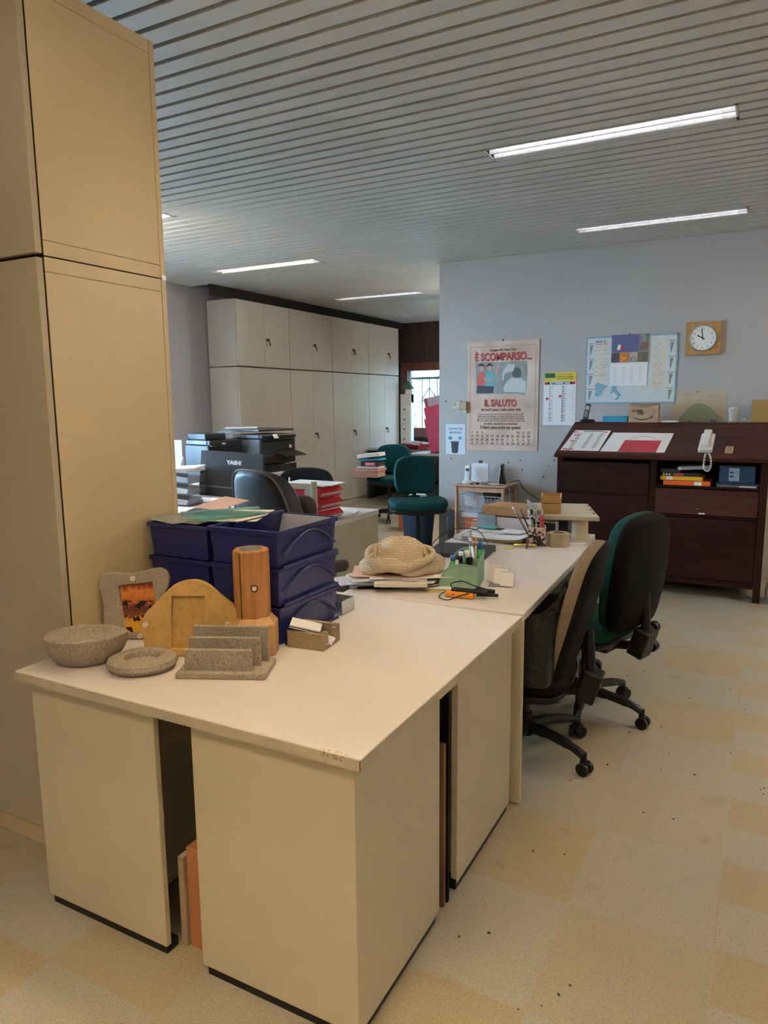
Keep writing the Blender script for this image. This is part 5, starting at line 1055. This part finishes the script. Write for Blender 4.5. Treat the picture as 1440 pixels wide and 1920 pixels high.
# ---------------------------------------------------------------- wooden trolley by the wall
tr = thing('trolley', 'light wooden shelf trolley with wire baskets against the wall', 'trolley', (-2.585, 6.28, 0)); TW, TD, TH = .50, .37, .722
MB().box(-.012, TW+.012, -.012, TD+.012, TH-.016, TH).build('top', beech, tr, bevel=.006, seg=3)
for x in (.018, TW-.018):
    for y in (.018, TD-.018): MB().cyl((x, y, 0), (x, y, TH-.016), .017, n=12).build('leg', beech, tr)
MB().box(.02, TW-.02, .012, .030, TH-.065, TH-.016).box(.02, TW-.02, TD-.03, TD-.012, TH-.065, TH-.016).box(.012, .03, .02, TD-.02, TH-.065, TH-.016).box(TW-.03, TW-.012, .02, TD-.02, TH-.065, TH-.016).build('apron', beech, tr, bevel=.002)
MB().box(TW-.03, TW-.012, .02, TD-.02, .53, .555).box(.02, TW-.02, .02, TD-.02, .255, .275).build('shelf', beech, tr, bevel=.002)
wire = mat('white_wire', (.65, .66, .68), .35)
for zb, hb_ in ((.475, .14), (.285, .075)):
    m = MB(); x0, x1, y0, y1 = .035, TW-.035, .03, TD-.03
    for z in (zb, zb+hb_): m.tube([(x0, y0, z), (x1, y0, z), (x1, y1, z), (x0, y1, z)], .0025, n=5, closed=True)
    for k in range(13): x = x0+(x1-x0)*k/12; m.tube([(x, y0, zb+hb_), (x, y0, zb), (x, y1, zb), (x, y1, zb+hb_)], .0015, n=4)
    for k in range(8): y = y0+(y1-y0)*k/7; m.tube([(x0, y, zb+hb_), (x0, y, zb), (x1, y, zb), (x1, y, zb+hb_)], .0015, n=4)
    m.build('wire_basket', wire, tr)
def onT(name, label, cat, x, y, z, rz=0, **k): return thing(name, label, cat, (-2.585+x, 6.28+y, z), rz, **k)
t = onT('router', 'white rounded router standing on the trolley', 'router', .165, .26, TH+.001); MB().plate(rrect(.175, .185, .022, 5, 0, .0925), -.018, .018).build('case', mat('cool_white_plastic', (.74, .76, .78), .35), t, bevel=.006, seg=3); MB().box(-.025, -.018, -.020, -.018, .075, .080).build('indicator', dgrey, t); MB().box(-.018, .018, -.006, .01, .184, .21).build('aerial', dgrey, t, bevel=.003)
t = onT('cordless_phone', 'white cordless phone in its cradle in front of the router', 'telephone', .085, .13, TH+.001); MB().lathe([(0, 0), (.048, 0), (.052, .01), (.04, .024), (0, .028)], 24, sx=1.15, sy=.9).build('cradle', white, t); o = MB().box(-.026, .026, -.012, .012, 0, .160).build('handset', mat('cool_white_plastic', (.74, .76, .78), .35), t, bevel=.009, seg=3); o.location = (-.012, .01, .012); o.rotation_euler = (R(-10), 0, 0); MB().box(-.017, .017, -.014, -.012, .10, .128).build('display', dgrey, o)
m = MB(); [m.rbox((-.012+.012*i, -.013, .085-.015*j), (.007, .003, .007)) for i in range(3) for j in range(4)]; m.build('keypad', mat('keypad_pale', (.5, .52, .55), .4), o)
t = onT('router', 'slim black wedge-shaped modem standing at the right of the trolley', 'modem', .425, .14, TH+.001, R(10)); MB().plate([(-.032, 0), (.035, 0), (.012, .09), (.010, .185), (.004, .195), (-.006, .19), (-.018, .10)], -.05, .05).build('case', black, t, bevel=.004); MB().plate([(-.033, .012), (-.025, .012), (-.006, .17), (-.013, .165), (-.024, .08)], -.052, -.050).build('silver_edge', white, t)
tag(MB().rbox((-2.31, 6.38, TH+.012), (.09, .045, .022), (0, 0, .3)).build('adapter', mat('grey_adapter', (.28, .29, .31), .5), bevel=.005), 'grey power adapter on the trolley between router and modem', 'adapter')
tag(MB().rbox((-2.375, 6.34, TH+.010), (.03, .02, .018), (0, 0, .8)).rbox((-2.43, 6.33, TH+.006), (.02, .02, .010)).build('small_plug', black, bevel=.003), 'tiny black plugs on the trolley top', 'plug', kind='stuff')
tag(MB().tube(spline([(-2.13, 6.55, TH+.01), (-2.06, 6.62, TH+.02), (-2.04, 6.66, .68), (-1.95, 6.69, .60), (-1.80, 6.70, .54), (-1.62, 6.70, .60), (-1.50, 6.70, .78)], 8), .004, n=6).build('wall_cable', black), 'black cable running from the trolley along the wall', 'cable')
tag(MB().tube(spline([(-2.28, 6.37, TH+.012), (-2.20, 6.33, TH+.012), (-2.10, 6.35, TH+.006), (-2.065, 6.35, .68), (-2.06, 6.36, .55), (-2.055, 6.37, .40)], 8), .004, n=6).build('white_cable', white), 'white cable hanging from the trolley top at the right', 'cable')
t = onT('paper_bundle', 'tilted white papers and letters in the upper trolley basket', 'papers', .05, .05, .485); 
for x, z, w_, h_, ry, m_ in ((.10, .10, .20, .15, .5, mat('cool_white_paper', (.62, .68, .74), .7)), (.18, .09, .16, .12, -.4, lilac), (.06, .06, .12, .10, .2, paper), (.25, .07, .14, .10, .7, inkg)): MB().rbox((x, .10+.05*x, z), (w_, .004, h_), (.3, ry, .1)).build('sheet', m_, t)
tag(MB().rbox((-2.265, 6.45, .625), (.15, .14, .085), (0, 0, .1)).build('dark_pouch', mat('dark_brown_pouch', (.055, .035, .03), .7), bevel=.02, seg=3), 'dark brown pouch in the upper trolley basket', 'pouch')
tag(MB().box(-2.53, -2.36, 6.33, 6.50, .405, .452).build('white_box', mat('cool_white_paper', (.62, .68, .74), .7), bevel=.003), 'flat white box above the orange one in the trolley', 'box')
t = thing('orange_box', 'orange cardboard box with white lettering low in the trolley', 'box', (-2.50, 6.325, .290)); MB().box(0, .24, 0, .2, 0, .118).build('carton', mat('orange_carton', (.62, .13, .03), .6), t, bevel=.002); MB().box(.09, .17, -.0012, 0, .092, .102).build('print', inkw, t)
tag(MB().rbox((-2.66, 6.42, .20), (.10, .16, .40), (0, 0, .2)).rbox((-2.64, 6.36, .43), (.11, .10, .05), (0, .3, .2)).build('dark_backpack', mat('grey_fabric_bag', (.07, .075, .085), .85, var=.3), bevel=.02, seg=3), 'dark grey bag on the floor left of the trolley', 'bag')

# ---------------------------------------------------------------- monitor desk (middle left) and the things on it
t = thing('desk', 'cream double desk with raised side panel carrying the red trays and the monitor', 'desk', (-2.42, 3.62, 0))
MB().slab(rrect(1.75, .85, .008, 3, -.875, .425), .705, .74).build('top', topm, t, bevel=.003)
MB().box(-.03, -.004, .01, .845, .33, .704).build('side_panel', beige, t, bevel=.003)
for x in (-.06, -1.70):
    for y in (.08, .76): MB().box(x, x+.03, y-.02, y+.02, 0, .71).build('leg', dgrey, t)
MB().box(-1.73, -.03, .42, .44, .35, .70).build('modesty_panel', beige, t)
# screen frame with post
t = thing('desk_screen', 'cream rounded post and rail screen standing before the red trays', 'desk screen', (-2.475, 3.72, .7405))
MB().box(-.020, .020, -.012, .012, 0, .275).build('post', beige, t, bevel=.009, seg=3)
o = MB().plate([(-.02, .225), (-.06, .232), (-.075, .19), (-.02, .15)], -.006, .006).box(-.34, -.02, -.006, .006, .222, .258).build('rail', beige, t, bevel=.003)
MB().rbox((-.012, -.014, .15), (.03, .004, .010)).build('clip', white, t)
# red trays
for i in range(3):
    t = thing('letter_tray', ('lowest', 'middle', 'topmost')[i]+' of the three bright red letter trays on the cream desk', 'tray', (-2.80, 3.78, .7405+.075*i), R(-3), 'red letter trays')
    m = MB(); w, d, h = .33, .26, .072
    m.add([(.02, 0, 0), (w-.02, 0, 0), (w+.012, 0, .042), (w-.02, 0, h), (.02, 0, h), (-.012, 0, .042), (.02, d, 0), (w-.02, d, 0), (w+.012, d, .042), (w-.02, d, h), (.02, d, h), (-.012, d, .042)],
          [(0, 6, 7, 1), (1, 7, 8, 2), (2, 8, 9, 3), (0, 5, 11, 6), (5, 4, 10, 11), (0, 1, 2, 3, 4, 5)])
    o = m.build('tray_body', redpl, t); s = o.modifiers.new('solid', 'SOLIDIFY'); s.thickness = .003
    for k in range(3): tag(MB().box(.03, w-.01+.012*k, .02, d-.01, .012+.010*k, .016+.010*k).build('sheet', paper, t), None)
tag(MB().rbox((-2.63, 3.93, .974), (.36, .24, .006), (0, 0, -.05)).rbox((-2.60, 3.92, .980), (.34, .22, .004), (0, .02, .1)).build('paper_stack', paper), 'white papers on top of the red trays sticking out to the right', 'papers', kind='stuff')
tag(MB().rbox((-2.545, 4.12, .748), (.22, .28, .012), (0, 0, .3)).rbox((-2.53, 4.05, .758), (.18, .24, .006), (.03, .03, -.2)).build('paper_stack', paper), 'loose white papers at the right end of the cream desk', 'papers', kind='stuff')
# pencil cup seen over the screen
t = thing('pen_cup', 'cream pot with pencils just above the screen rail', 'pen holder', (-2.93, 4.05, .7405)); MB().lathe([(0, 0), (.04, 0), (.043, .11), (.039, .11), (.037, .01), (0, .01)], 24).build('pot', white, t)
for i, (dx, dy, h, m_, nm) in enumerate(((-.02, 0, .24, steel, 'silver pen in the cream pot before the black chair'), (.0, .01, .21, black, 'short black pen in the middle of the cream pot'), (.035, 0, .25, redm, 'red and white pencil leaning right in the cream pot'))):
    pen(nm, (-2.93+dx*.4, 4.05+dy, .76), (-2.93+dx, 4.05+dy, .7405+h), m_, .005, white if i == 2 else None, 'pencil', 'pencil', 'pencils in the cream pot')
tag(MB().rbox((-3.08, 4.05, .80), (.16, .09, .11), (0, 0, .1)).build('cream_box', paper2, bevel=.012, seg=3), 'cream rounded box left of the pencils behind the leather chair', 'box')
# monitor with its back to us
t = thing('monitor', 'dark flat monitor seen from behind with silver stand', 'monitor', (-3.60, 4.22, .7405), R(8))
MB().slab(rrect(.22, .16, .03, 4), 0, .012).build('stand_base', steel, t, bevel=.003)
o = MB().plate([(.075, .01), (.105, .01), (.13, .14), (.10, .145)], -.022, -.006).build('stand_neck', mat('silver_plastic', (.62, .62, .62), .35, .3), t, bevel=.002)
p_ = MB().plate(rrect(.545, .345, .008, 3, .02, .225), -.012, .018).build('panel', dgrey, t, bevel=.003); p_.rotation_euler = (R(-6), R(2.5), 0)
MB().box(-.245, .285, -.0135, -.012, .122, .130).build('grey_strip', inkg, p_); text('YASHI', .040, mat('logo_silver', (.65, .65, .66), .4), p_, (.045, -.0125, .305), FR, bold=.0022, sx=1.15)
tag(MB().rbox((-3.42, 3.78, .757), (.24, .13, .03), (0, 0, .35)).build('black_device', black, bevel=.012, seg=3), 'black rounded desk device at the foot of the monitor', 'device')
tag(MB().tube(spline([(-3.40, 4.0, .745), (-3.36, 3.95, .80), (-3.30, 3.92, .76), (-3.25, 3.98, .82), (-3.22, 4.02, .75)], 6), .004, n=6).tube(spline([(-3.30, 3.9, .744), (-3.22, 3.88, .80), (-3.18, 3.95, .76), (-3.12, 3.9, .744)], 6), .004, n=6).build('cable_tangle', black), 'black cables tangled at the monitor foot', 'cable', kind='stuff')
tag(MB().rbox((-3.14, 3.72, .762), (.10, .12, .035), (0, 0, .2)).build('white_box', white, bevel=.004), 'small white box beside the silver monitor stand', 'box')
tag(MB().rbox((-3.10, 3.68, .750), (.05, .04, .02), (0, 0, .5)).build('pink_eraser', mat('pink_rubber', (.65, .12, .18), .5), bevel=.004), 'small pink object on the desk left of the leather chair', 'eraser')
tag(MB().rbox((-3.25, 3.82, .744), (.35, .25, .005), (0, 0, .2)).rbox((-3.0, 3.80, .749), (.25, .2, .004), (0, 0, -.3)).build('desk_papers', paper), 'white papers spread on the monitor desk by the leather chair', 'papers', kind='stuff')
tag(MB().rbox((-3.45, 4.32, .79), (.20, .01, .09), (.2, 0, .1)).build('yellow_note', mat('dull_yellow', (.55, .50, .20), .7)), 'dull yellow card standing behind the monitor base', 'card')
# clear letter trays with papers at the left (beside the tall locker)
for i in range(3):
    t = thing('letter_tray', ('lowest', 'middle', 'top')[i]+' clear acrylic letter tray left of the monitor', 'tray', (-4.12, 3.95, .7405+.085*i), R(6), 'clear acrylic letter trays')
    m = MB(); m.box(0, .36, 0, .26, 0, .003).box(0, .003, 0, .26, 0, .07).box(.357, .36, 0, .26, 0, .07).box(0, .36, .257, .26, 0, .07).box(.12, .123, 0, .003, 0, .07); m.build('tray_body', clear, t)
    MB().rbox((.16, .13, .018), (.30, .21, .02), (0, .0, .04*i)).rbox((.2, .12, .045), (.22, .20, .02), (.0, .12, .1)).build('papers', (lilac, paper, mat('cool_white_paper', (.62, .68, .74), .7))[i], t)
tag(MB().rbox((-3.95, 4.08, 1.005), (.34, .24, .02), (0, 0, .1)).rbox((-3.86, 4.05, 1.022), (.26, .2, .015), (.04, -.05, .3)).build('paper_heap', paper), 'white papers heaped on top of the clear letter trays', 'papers', kind='stuff')

# ---------------------------------------------------------------- printer table by the left wall
t = thing('table', 'long pale table with white panel along the left wall under the printers', 'table', (-5.92, 4.55, 0))
MB().box(0, 1.42, 0, 2.05, .755, .785).build('top', white, t, bevel=.003); MB().box(.02, 1.40, 0, .02, .10, .755).build('front_panel', mat('pale_blue_white_panel', (.66, .72, .76), .4), t)
MB().box(1.38, 1.40, .02, 2.03, .10, .755).build('side_panel', white, t)
for x in (.03, 1.33):
    for y in (.03, 1.97): MB().box(x, x+.05, y, y+.05, 0, .755).build('leg', dgrey, t)
def printer(label, loc, rz, w, d, h, adf=True, trays=1):
    # local: front faces -y
    t = thing('printer', label, 'printer', loc, rz, 'black printers on the table'); P_ = mat('printer_black', (.016, .017, .020), .38); PS = mat('printer_daylit_side', (.14, .16, .18), .3)
    MB().box(-w/2, w/2, 0, d, 0, h*.72).build('body', P_, t, bevel=.012, seg=3)
    MB().box(-w*.42, w*.42, -.006, .01, h*.40, h*.60).build('output_slot', gap, t, bevel=.003)
    MB().box(-w*.42, w*.42, -.010, .01, h*.06, h*.24).build('paper_drawer', P_, t, bevel=.004)
    MB().box(-w/2+.005, w/2-.005, -.02, d-.02, h*.73, h*.84).build('scanner', P_, t, bevel=.008)
    MB().add([(-w*.45, -.035, h*.70), (w*.45, -.035, h*.70), (w*.45, .06, h*.84), (-w*.45, .06, h*.84), (-w*.45, .05, h*.70), (w*.45, .05, h*.70)], [(0, 1, 2, 3), (0, 3, 4), (1, 5, 2), (3, 2, 5, 4), (0, 4, 5, 1)]).build('control_panel', P_, t, bevel=.003)
    MB().box(-w/2-.003, -w/2+.001, .02, d-.01, .01, h*.70).box(-w/2-.001, -w/2+.006, .03, d-.03, h*.74, h*.83).build('daylit_side_panel', PS, t, bevel=.001)  # lighter than the black body: window daylight put into the colour
    if adf: MB().box(-w*.5, w*.12, .05, d-.05, h*.84, h).build('document_feeder', P_, t, bevel=.012, seg=3)
    if adf: MB().rbox((w*.22, d*.5, h*.97), (w*.5, d*.6, .006), (0, -.22, 0)).build('feeder_tray', mat('blue_grey_clear', (.20, .33, .42), .25), t, bevel=.002)
    MB().rbox((-w*.1, -.037, h*.76), (.05, .002, .018), (R(-34), 0, 0)).build('display', inkg, t)
    MB().rbox((.0, -.002, h*.30), (.035, .002, .006)).build('badge', inkg, t)
    for k in range(trays-1): MB().box(-w/2-.004, w/2+.004, -.006, d, -.09*(k+1), -.09*k-.004).build('extra_drawer', P_, t, bevel=.006)
    return t
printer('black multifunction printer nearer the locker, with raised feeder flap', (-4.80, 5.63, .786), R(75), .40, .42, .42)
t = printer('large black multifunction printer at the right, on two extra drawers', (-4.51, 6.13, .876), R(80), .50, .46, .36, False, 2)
MB().box(-.25, .25, .02, .44, .335, .36).build('lid', MATS['printer_black'], t, bevel=.006); MB().rbox((-.08, -.045, .285), (.06, .003, .05), (R(-34), 0, 0)).build('white_label', white, t); MB().rbox((.10, -.09, .10), (.30, .16, .006), (.25, 0, 0)).build('output_tray', black, t, bevel=.002); MB().rbox((.16, -.012, .17), (.035, .003, .03)).build('white_label', white, t)
tag(MB().rbox((-5.10, 6.02, 1.215), (.34, .24, .012), (0, 0, .6)).build('white_tray', white, bevel=.003), 'white flat tray on top of the large black printer', 'tray').location = (0.1, .12, .026)
tag(MB().lathe([(0, 0), (.12, 0), (.13, .05), (.09, .11), (0, .12)], 18, wob=lambda t, r, z: (1+.12*math.sin(4*t+z*30), 0)).build('white_bag', mat('crumpled_white', (.62, .64, .66), .5)), 'crumpled white plastic bag between the two printers', 'bag').location = (-4.49, 5.52, .787)
t = thing('fax_machine', 'white fax machine with pale sides left of the black printer', 'fax machine', (-5.12, 5.02, .786), R(35)); fw = mat('fax_white', (.68, .68, .72), .45)
MB().add([(-.2, 0, 0), (.2, 0, 0), (.2, .32, 0), (-.2, .32, 0), (-.2, 0, .09), (.2, 0, .09), (.2, .32, .20), (-.2, .32, .20)], [(3, 2, 1, 0), (4, 5, 6, 7), (0, 1, 5, 4), (1, 2, 6, 5), (2, 3, 7, 6), (3, 0, 4, 7)]).build('body', fw, t, bevel=.01, seg=3)
MB().rbox((.09, .30, .25), (.20, .02, .22), (-.15, 0, 0)).build('paper_support', fw, t, bevel=.004); MB().cyl((-.19, .2, .185), (.05, .2, .185), .03, n=14).build('roller', teal, t); MB().rbox((-.12, .20, .235), (.15, .05, .035), (0, .2, .1)).build('handset', fw, t, bevel=.01); MB().rbox((.10, -.002, .03), (.05, .003, .018)).build('badge', teal, t)
tag(MB().rbox((-5.0, 4.80, .86), (.22, .16, .15), (0, 0, .5)).build('white_carton', mat('cool_white_paper', (.62, .68, .74), .7), bevel=.003), 'white carton in front of the fax machine', 'carton')
t = thing('green_carton', 'small carton with green logo square by the fax machine', 'carton', (-4.63, 4.66, .786), R(30)); MB().box(-.14, .14, 0, .10, 0, .07).build('box_body', mat('cream_green_carton', (.62, .62, .50), .6), t, bevel=.002); MB().box(-.14, -.08, -.002, 0, .0, .07).build('green_square', green, t)

# ---------------------------------------------------------------- leather chair, second black chair
t = thing('leather_chair', 'high-backed brown-black leather chair with piping at the monitor desk', 'office chair', (-2.31, 3.24, 0), R(-17))
def LB(q):
    x, y, z = q; return (x, -.20+y+.045*(x/.25)**2-(z-.35)*.16, .49+z)
oo = smooth_loop([(-.24, 0), (0, -.01), (.24, 0), (.26, .2), (.245, .45), (.20, .60), (.10, .655), (-.10, .655), (-.20, .60), (-.245, .45), (-.26, .2)], 5)
MB().pillow(oo, .035, .085, LB, e=.13).build('backrest', leather, t)
MB().tube([LB((p[0]*1.0, -.030, p[1])) for p in oo], .006, n=6, closed=True).build('piping', mat('piping_grey', (.12, .10, .09), .4), t)
MB().pillow([(p[0]*.93, .45+(p[1]-.45)*.8) for p in oo if p[1] > .40] + [(-.21, .42), (.21, .42)][::-1][:0], .01, .115, LB, e=.2).build('headrest', brleather, t)
MB().pillow(smooth_loop([(-.25, -.22), (.25, -.22), (.26, .2), (-.26, .2)], 6), .06, .05, lambda q: (q[0], q[2], .46-q[1]), e=.15).build('seat', brleather, t)
for s_ in (-1, 1): MB().pillow(rrect(.30, .06, .028, 4, 0, 0), .035, .035, lambda q: (s_*.29+q[1]*.8, q[0]*.9+.02, .62+q[2]), e=.3).cyl((s_*.29, .0, .45), (s_*.29, .02, .60), .02, n=10).build('armrest', brleather, t)
for k in range(5):
    a = 2*math.pi*k/5+.4; MB().tube([(.03*math.cos(a), .03*math.sin(a), .12), (.29*math.cos(a), .29*math.sin(a), .075)], [.028, .018], n=8).cyl((.29*math.cos(a), .29*math.sin(a), .02), (.30*math.cos(a), .30*math.sin(a)+.03, .028), .026, n=10).build('leg', black, t)
MB().cyl((0, 0, .08), (0, 0, .42), .027, n=14).build('column', black, t)
tag(MB().pillow(smooth_loop([(-.10, 0), (.12, -.02), (.13, .20), (.09, .27), (-.07, .25), (-.12, .12)], 5), .05, .05, lambda q: (q[0], q[1], q[2]), e=.2).build('leather_cushion', brleather), 'crumpled brown leather jacket slung right of the leather chair', 'jacket')
o = COL.objects[-1]; o.name = 'leather_jacket'
for o in list(COL.objects):
    if o.name == 'leather_jacket': o.location = (-2.39, 3.38, .53); o.rotation_euler = (R(-4), 0, R(25)); o.scale = (1, 1, 1.6)
office_chair('black office chair with wide low back behind the pencils', blackm, (-3.60, 5.20, 0), R(200), .46, (.50, .92), .52, .12, .3, bx=-.20, group='office chairs')

# ---------------------------------------------------------------- green chair by the partition, far chairs
office_chair('teal green typist chair with raised seat standing by the wall corner', tealfab, (-2.63, 5.55, 0), R(212), .625, (.70, 1.03), .37, .02, .5, sw=.50, bx=-.19, back_black=False)
fc = office_chair('far green chair by the cupboards with a box of books on its seat', tealfab, (-4.20, 8.05, 0), R(190), .53, (.60, .96), .46, .08, .1, sw=.5, back_black=False)
t = thing('cardboard_box', 'salmon-coloured box on the far green chair seat, loaded with books', 'cardboard box', (-4.50, 7.62, .585), R(6)); MB().box(0, .34, 0, .26, 0, .10).build('carton', mat('salmon_card', (.50, .27, .21), .7), t, bevel=.003); MB().box(-.012, .352, -.012, .272, .075, .105).build('lid', mat('salmon_card', (.50, .27, .21), .7), t, bevel=.003)
for i, (nm, lb, w_, h_, x, m_, ry) in enumerate((('book', 'pale lilac book lowest on the salmon box', .30, .025, -4.46, lilac, 0), ('book', 'black and red striped book above the pale one on the salmon box', .24, .06, -4.40, inkd, 0), ('folder', 'blue folder under the white box on the salmon box', .30, .02, -4.44, teal, -.05), ('white_box', 'long white box topmost on the salmon box', .30, .045, -4.45, white, -.1))):
    z = (.692, .718, .780, .815)[i]; t = thing(nm, lb, 'book' if nm == 'book' else nm.replace('_', ' '), (x, 7.66, z), R(6)); o = MB().box(0, w_, 0, .2, 0, h_).build('cover' if nm != 'white_box' else 'box_body', m_, t, bevel=.002); o.rotation_euler = (0, ry, 0)
    if i == 1: MB().box(.06, .20, -.0015, 0, .008, .052).build('red_spine', redm, t); m = MB(); [m.box(.075+.022*k, .085+.022*k, -.003, -.0015, .015, .045) for k in range(5)]; m.build('spine_print', inkw, t)
office_chair('black office chair half hidden behind the teal one, by the far desk', blackm, (-3.80, 8.75, 0), R(100), .46, (.62, .95), .36, .1, .8, bx=-.2)
t = thing('cardboard_box', 'orange-brown box on the floor behind the teal chair', 'cardboard box', (-3.76, 7.42, 0), R(12)); MB().box(0, .34, 0, .28, 0, .30).build('carton', mat('terracotta_card', (.42, .13, .055), .75), t, bevel=.003)
tag(MB().lathe([(0, 0), (.125, 0), (.165, .50), (.172, .505), (.172, .52), (.155, .52), (.118, .02), (0, .02)], 28, sx=1.1, sy=.9).build('waste_bin', mat('dark_blue_bin', (.012, .03, .07), .45)), 'dark blue plastic bin against the wall corner behind the teal chair', 'bin').location = (-3.05, 6.46, 0)
tag(MB().lathe([(0, 0), (.09, 0), (.12, .06), (.08, .13), (0, .14)], 16, wob=lambda t, r, z: (1+.1*math.sin(5*t+z*20), 0)).build('plastic_bag', mat('pale_green_bag', (.35, .55, .50), .4)), 'pale green bag stuffed in the dark blue bin', 'bag').location = (-3.05, 6.46, .45)

# ---------------------------------------------------------------- far desk under the window
t = thing('desk', 'grey far desk under the grilled window', 'desk', (-5.48, 9.75, 0)); MB().box(0, 2.3, 0, 1.5, .755, .785).build('top', mat('grey_desk_top', (.33, .32, .31), .5), t, bevel=.003); MB().box(.9, 2.28, .04, .06, .20, .755).build('front_panel', dgrey, t); [MB().box(a, a+.03, .02, 1.48, 0, .755).build('end_panel', dgrey, t) for a in (0, 2.27)]
t = thing('desk', 'small dark desk carrying the pink magazine files by the wall edge', 'desk', (-4.42, 9.04, 0)); MB().box(0, 1.2, 0, .70, .755, .785).build('top', mat('grey_desk_top', (.33, .32, .31), .5), t, bevel=.003); MB().box(.02, 1.18, .03, .05, .15, .755).build('front_panel', dgrey, t); [MB().box(a, a+.03, .02, .68, 0, .755).build('end_panel', dgrey, t) for a in (0, 1.17)]
t = thing('drawer_cabinet', 'narrow stack of white little drawers with dark knobs by the far window', 'drawers', (-5.49, 10.935, .786)); dwm = mat('drawer_white', (.60, .58, .52), .45)
MB().box(0, .20, .004, .11, 0, .84).build('body', dwm, t, bevel=.003)
for k in range(4):
    dd = MB().box(.006, .192, -.006, .01, .012+.165*k, .165+.165*k).build('drawer', dwm, t, bevel=.003); MB().cyl((.08, -.006, .09+.165*k), (.08, -.022, .09+.165*k), .013, n=12).build('knob', inkd, dd)
MB().box(.0, .20, 0, .11, .70, .84).build('upper_box', dwm, t, bevel=.003)
tag(MB().box(-5.40, -5.27, 10.94, 11.04, 1.628, 1.71).build('white_box', dwm, bevel=.003), 'small white box atop the narrow drawers', 'box')
tag(MB().lathe([(0, 0), (.11, 0), (.10, .03), (.05, .10), (.02, .13), (0, .135)], 20).build('cloth_hat', mat('dull_green_cloth', (.05, .10, .07), .8)), 'dull green cloth hat resting on the white box above the drawers', 'hat').location = (-5.38, 10.99, 1.713)
for i, (x, z, l, a) in enumerate(((-4.10, .7905, .48, -.22), (-4.13, .7905, .64, -.21), (-4.17, .7905, .77, -.19))):
    t = thing('file_holder', ('tall pink magazine file leaning lowest by the wall edge', 'pink magazine file above the tall one by the wall edge', 'topmost pink magazine file with grey papers by the wall edge')[i], 'file holder', (x, 9.16+.12*i, z), group='pink files at the far desk')
    o = MB().plate([(-.03, 0), (.30, 0), (.30, l), (-.03, l)], 0, .10).build('file_body', pinkpl, t, bevel=.003); o.rotation_euler = (0, a, 0)
    if i == 2: q = MB().plate([(.02, .02), (.28, .02), (.28, l-.01), (.02, l+.0)], -.004, .0).build('grey_papers', mat('grey_sheet', (.33, .30, .33), .7), t); q.rotation_euler = (0, a, 0)
tag(MB().box(-4.15, -3.75, 9.1, 9.55, .786, .79).build('desk_mat', dgrey), 'dark mat under the pink files on the far desk', 'mat')
t = thing('red_folder', 'dark red bundle lying on the far desk under the window', 'folder', (-4.95, 9.80, .786), R(5)); MB().box(0, .30, 0, .2, 0, .08).build('folder_body', mat('dark_red_cloth', (.20, .01, .03), .7), t, bevel=.02, seg=3)
tag(MB().box(-4.63, -4.40, 9.80, 10.0, .786, .87).build('red_box', redpl, bevel=.004), 'bright red box on the far desk under the window', 'box')
tag(MB().rbox((-4.66, 9.82, .88), (.14, .1, .05), (0, .1, 0)).rbox((-4.45, 9.78, .885), (.22, .14, .012), (0, .12, .1)).build('white_papers', lilac), 'pale papers lying over the red things on the far desk', 'papers', kind='stuff')
tag(MB().slab(rrect(.42, .30, .01, 2), 0, .04).build('keyboard_box', mat('pale_keyboard', (.45, .42, .34), .5), bevel=.004), 'pale flat keyboard box on the far desk before the pink files', 'keyboard').location = (-4.25, 9.92, .786)
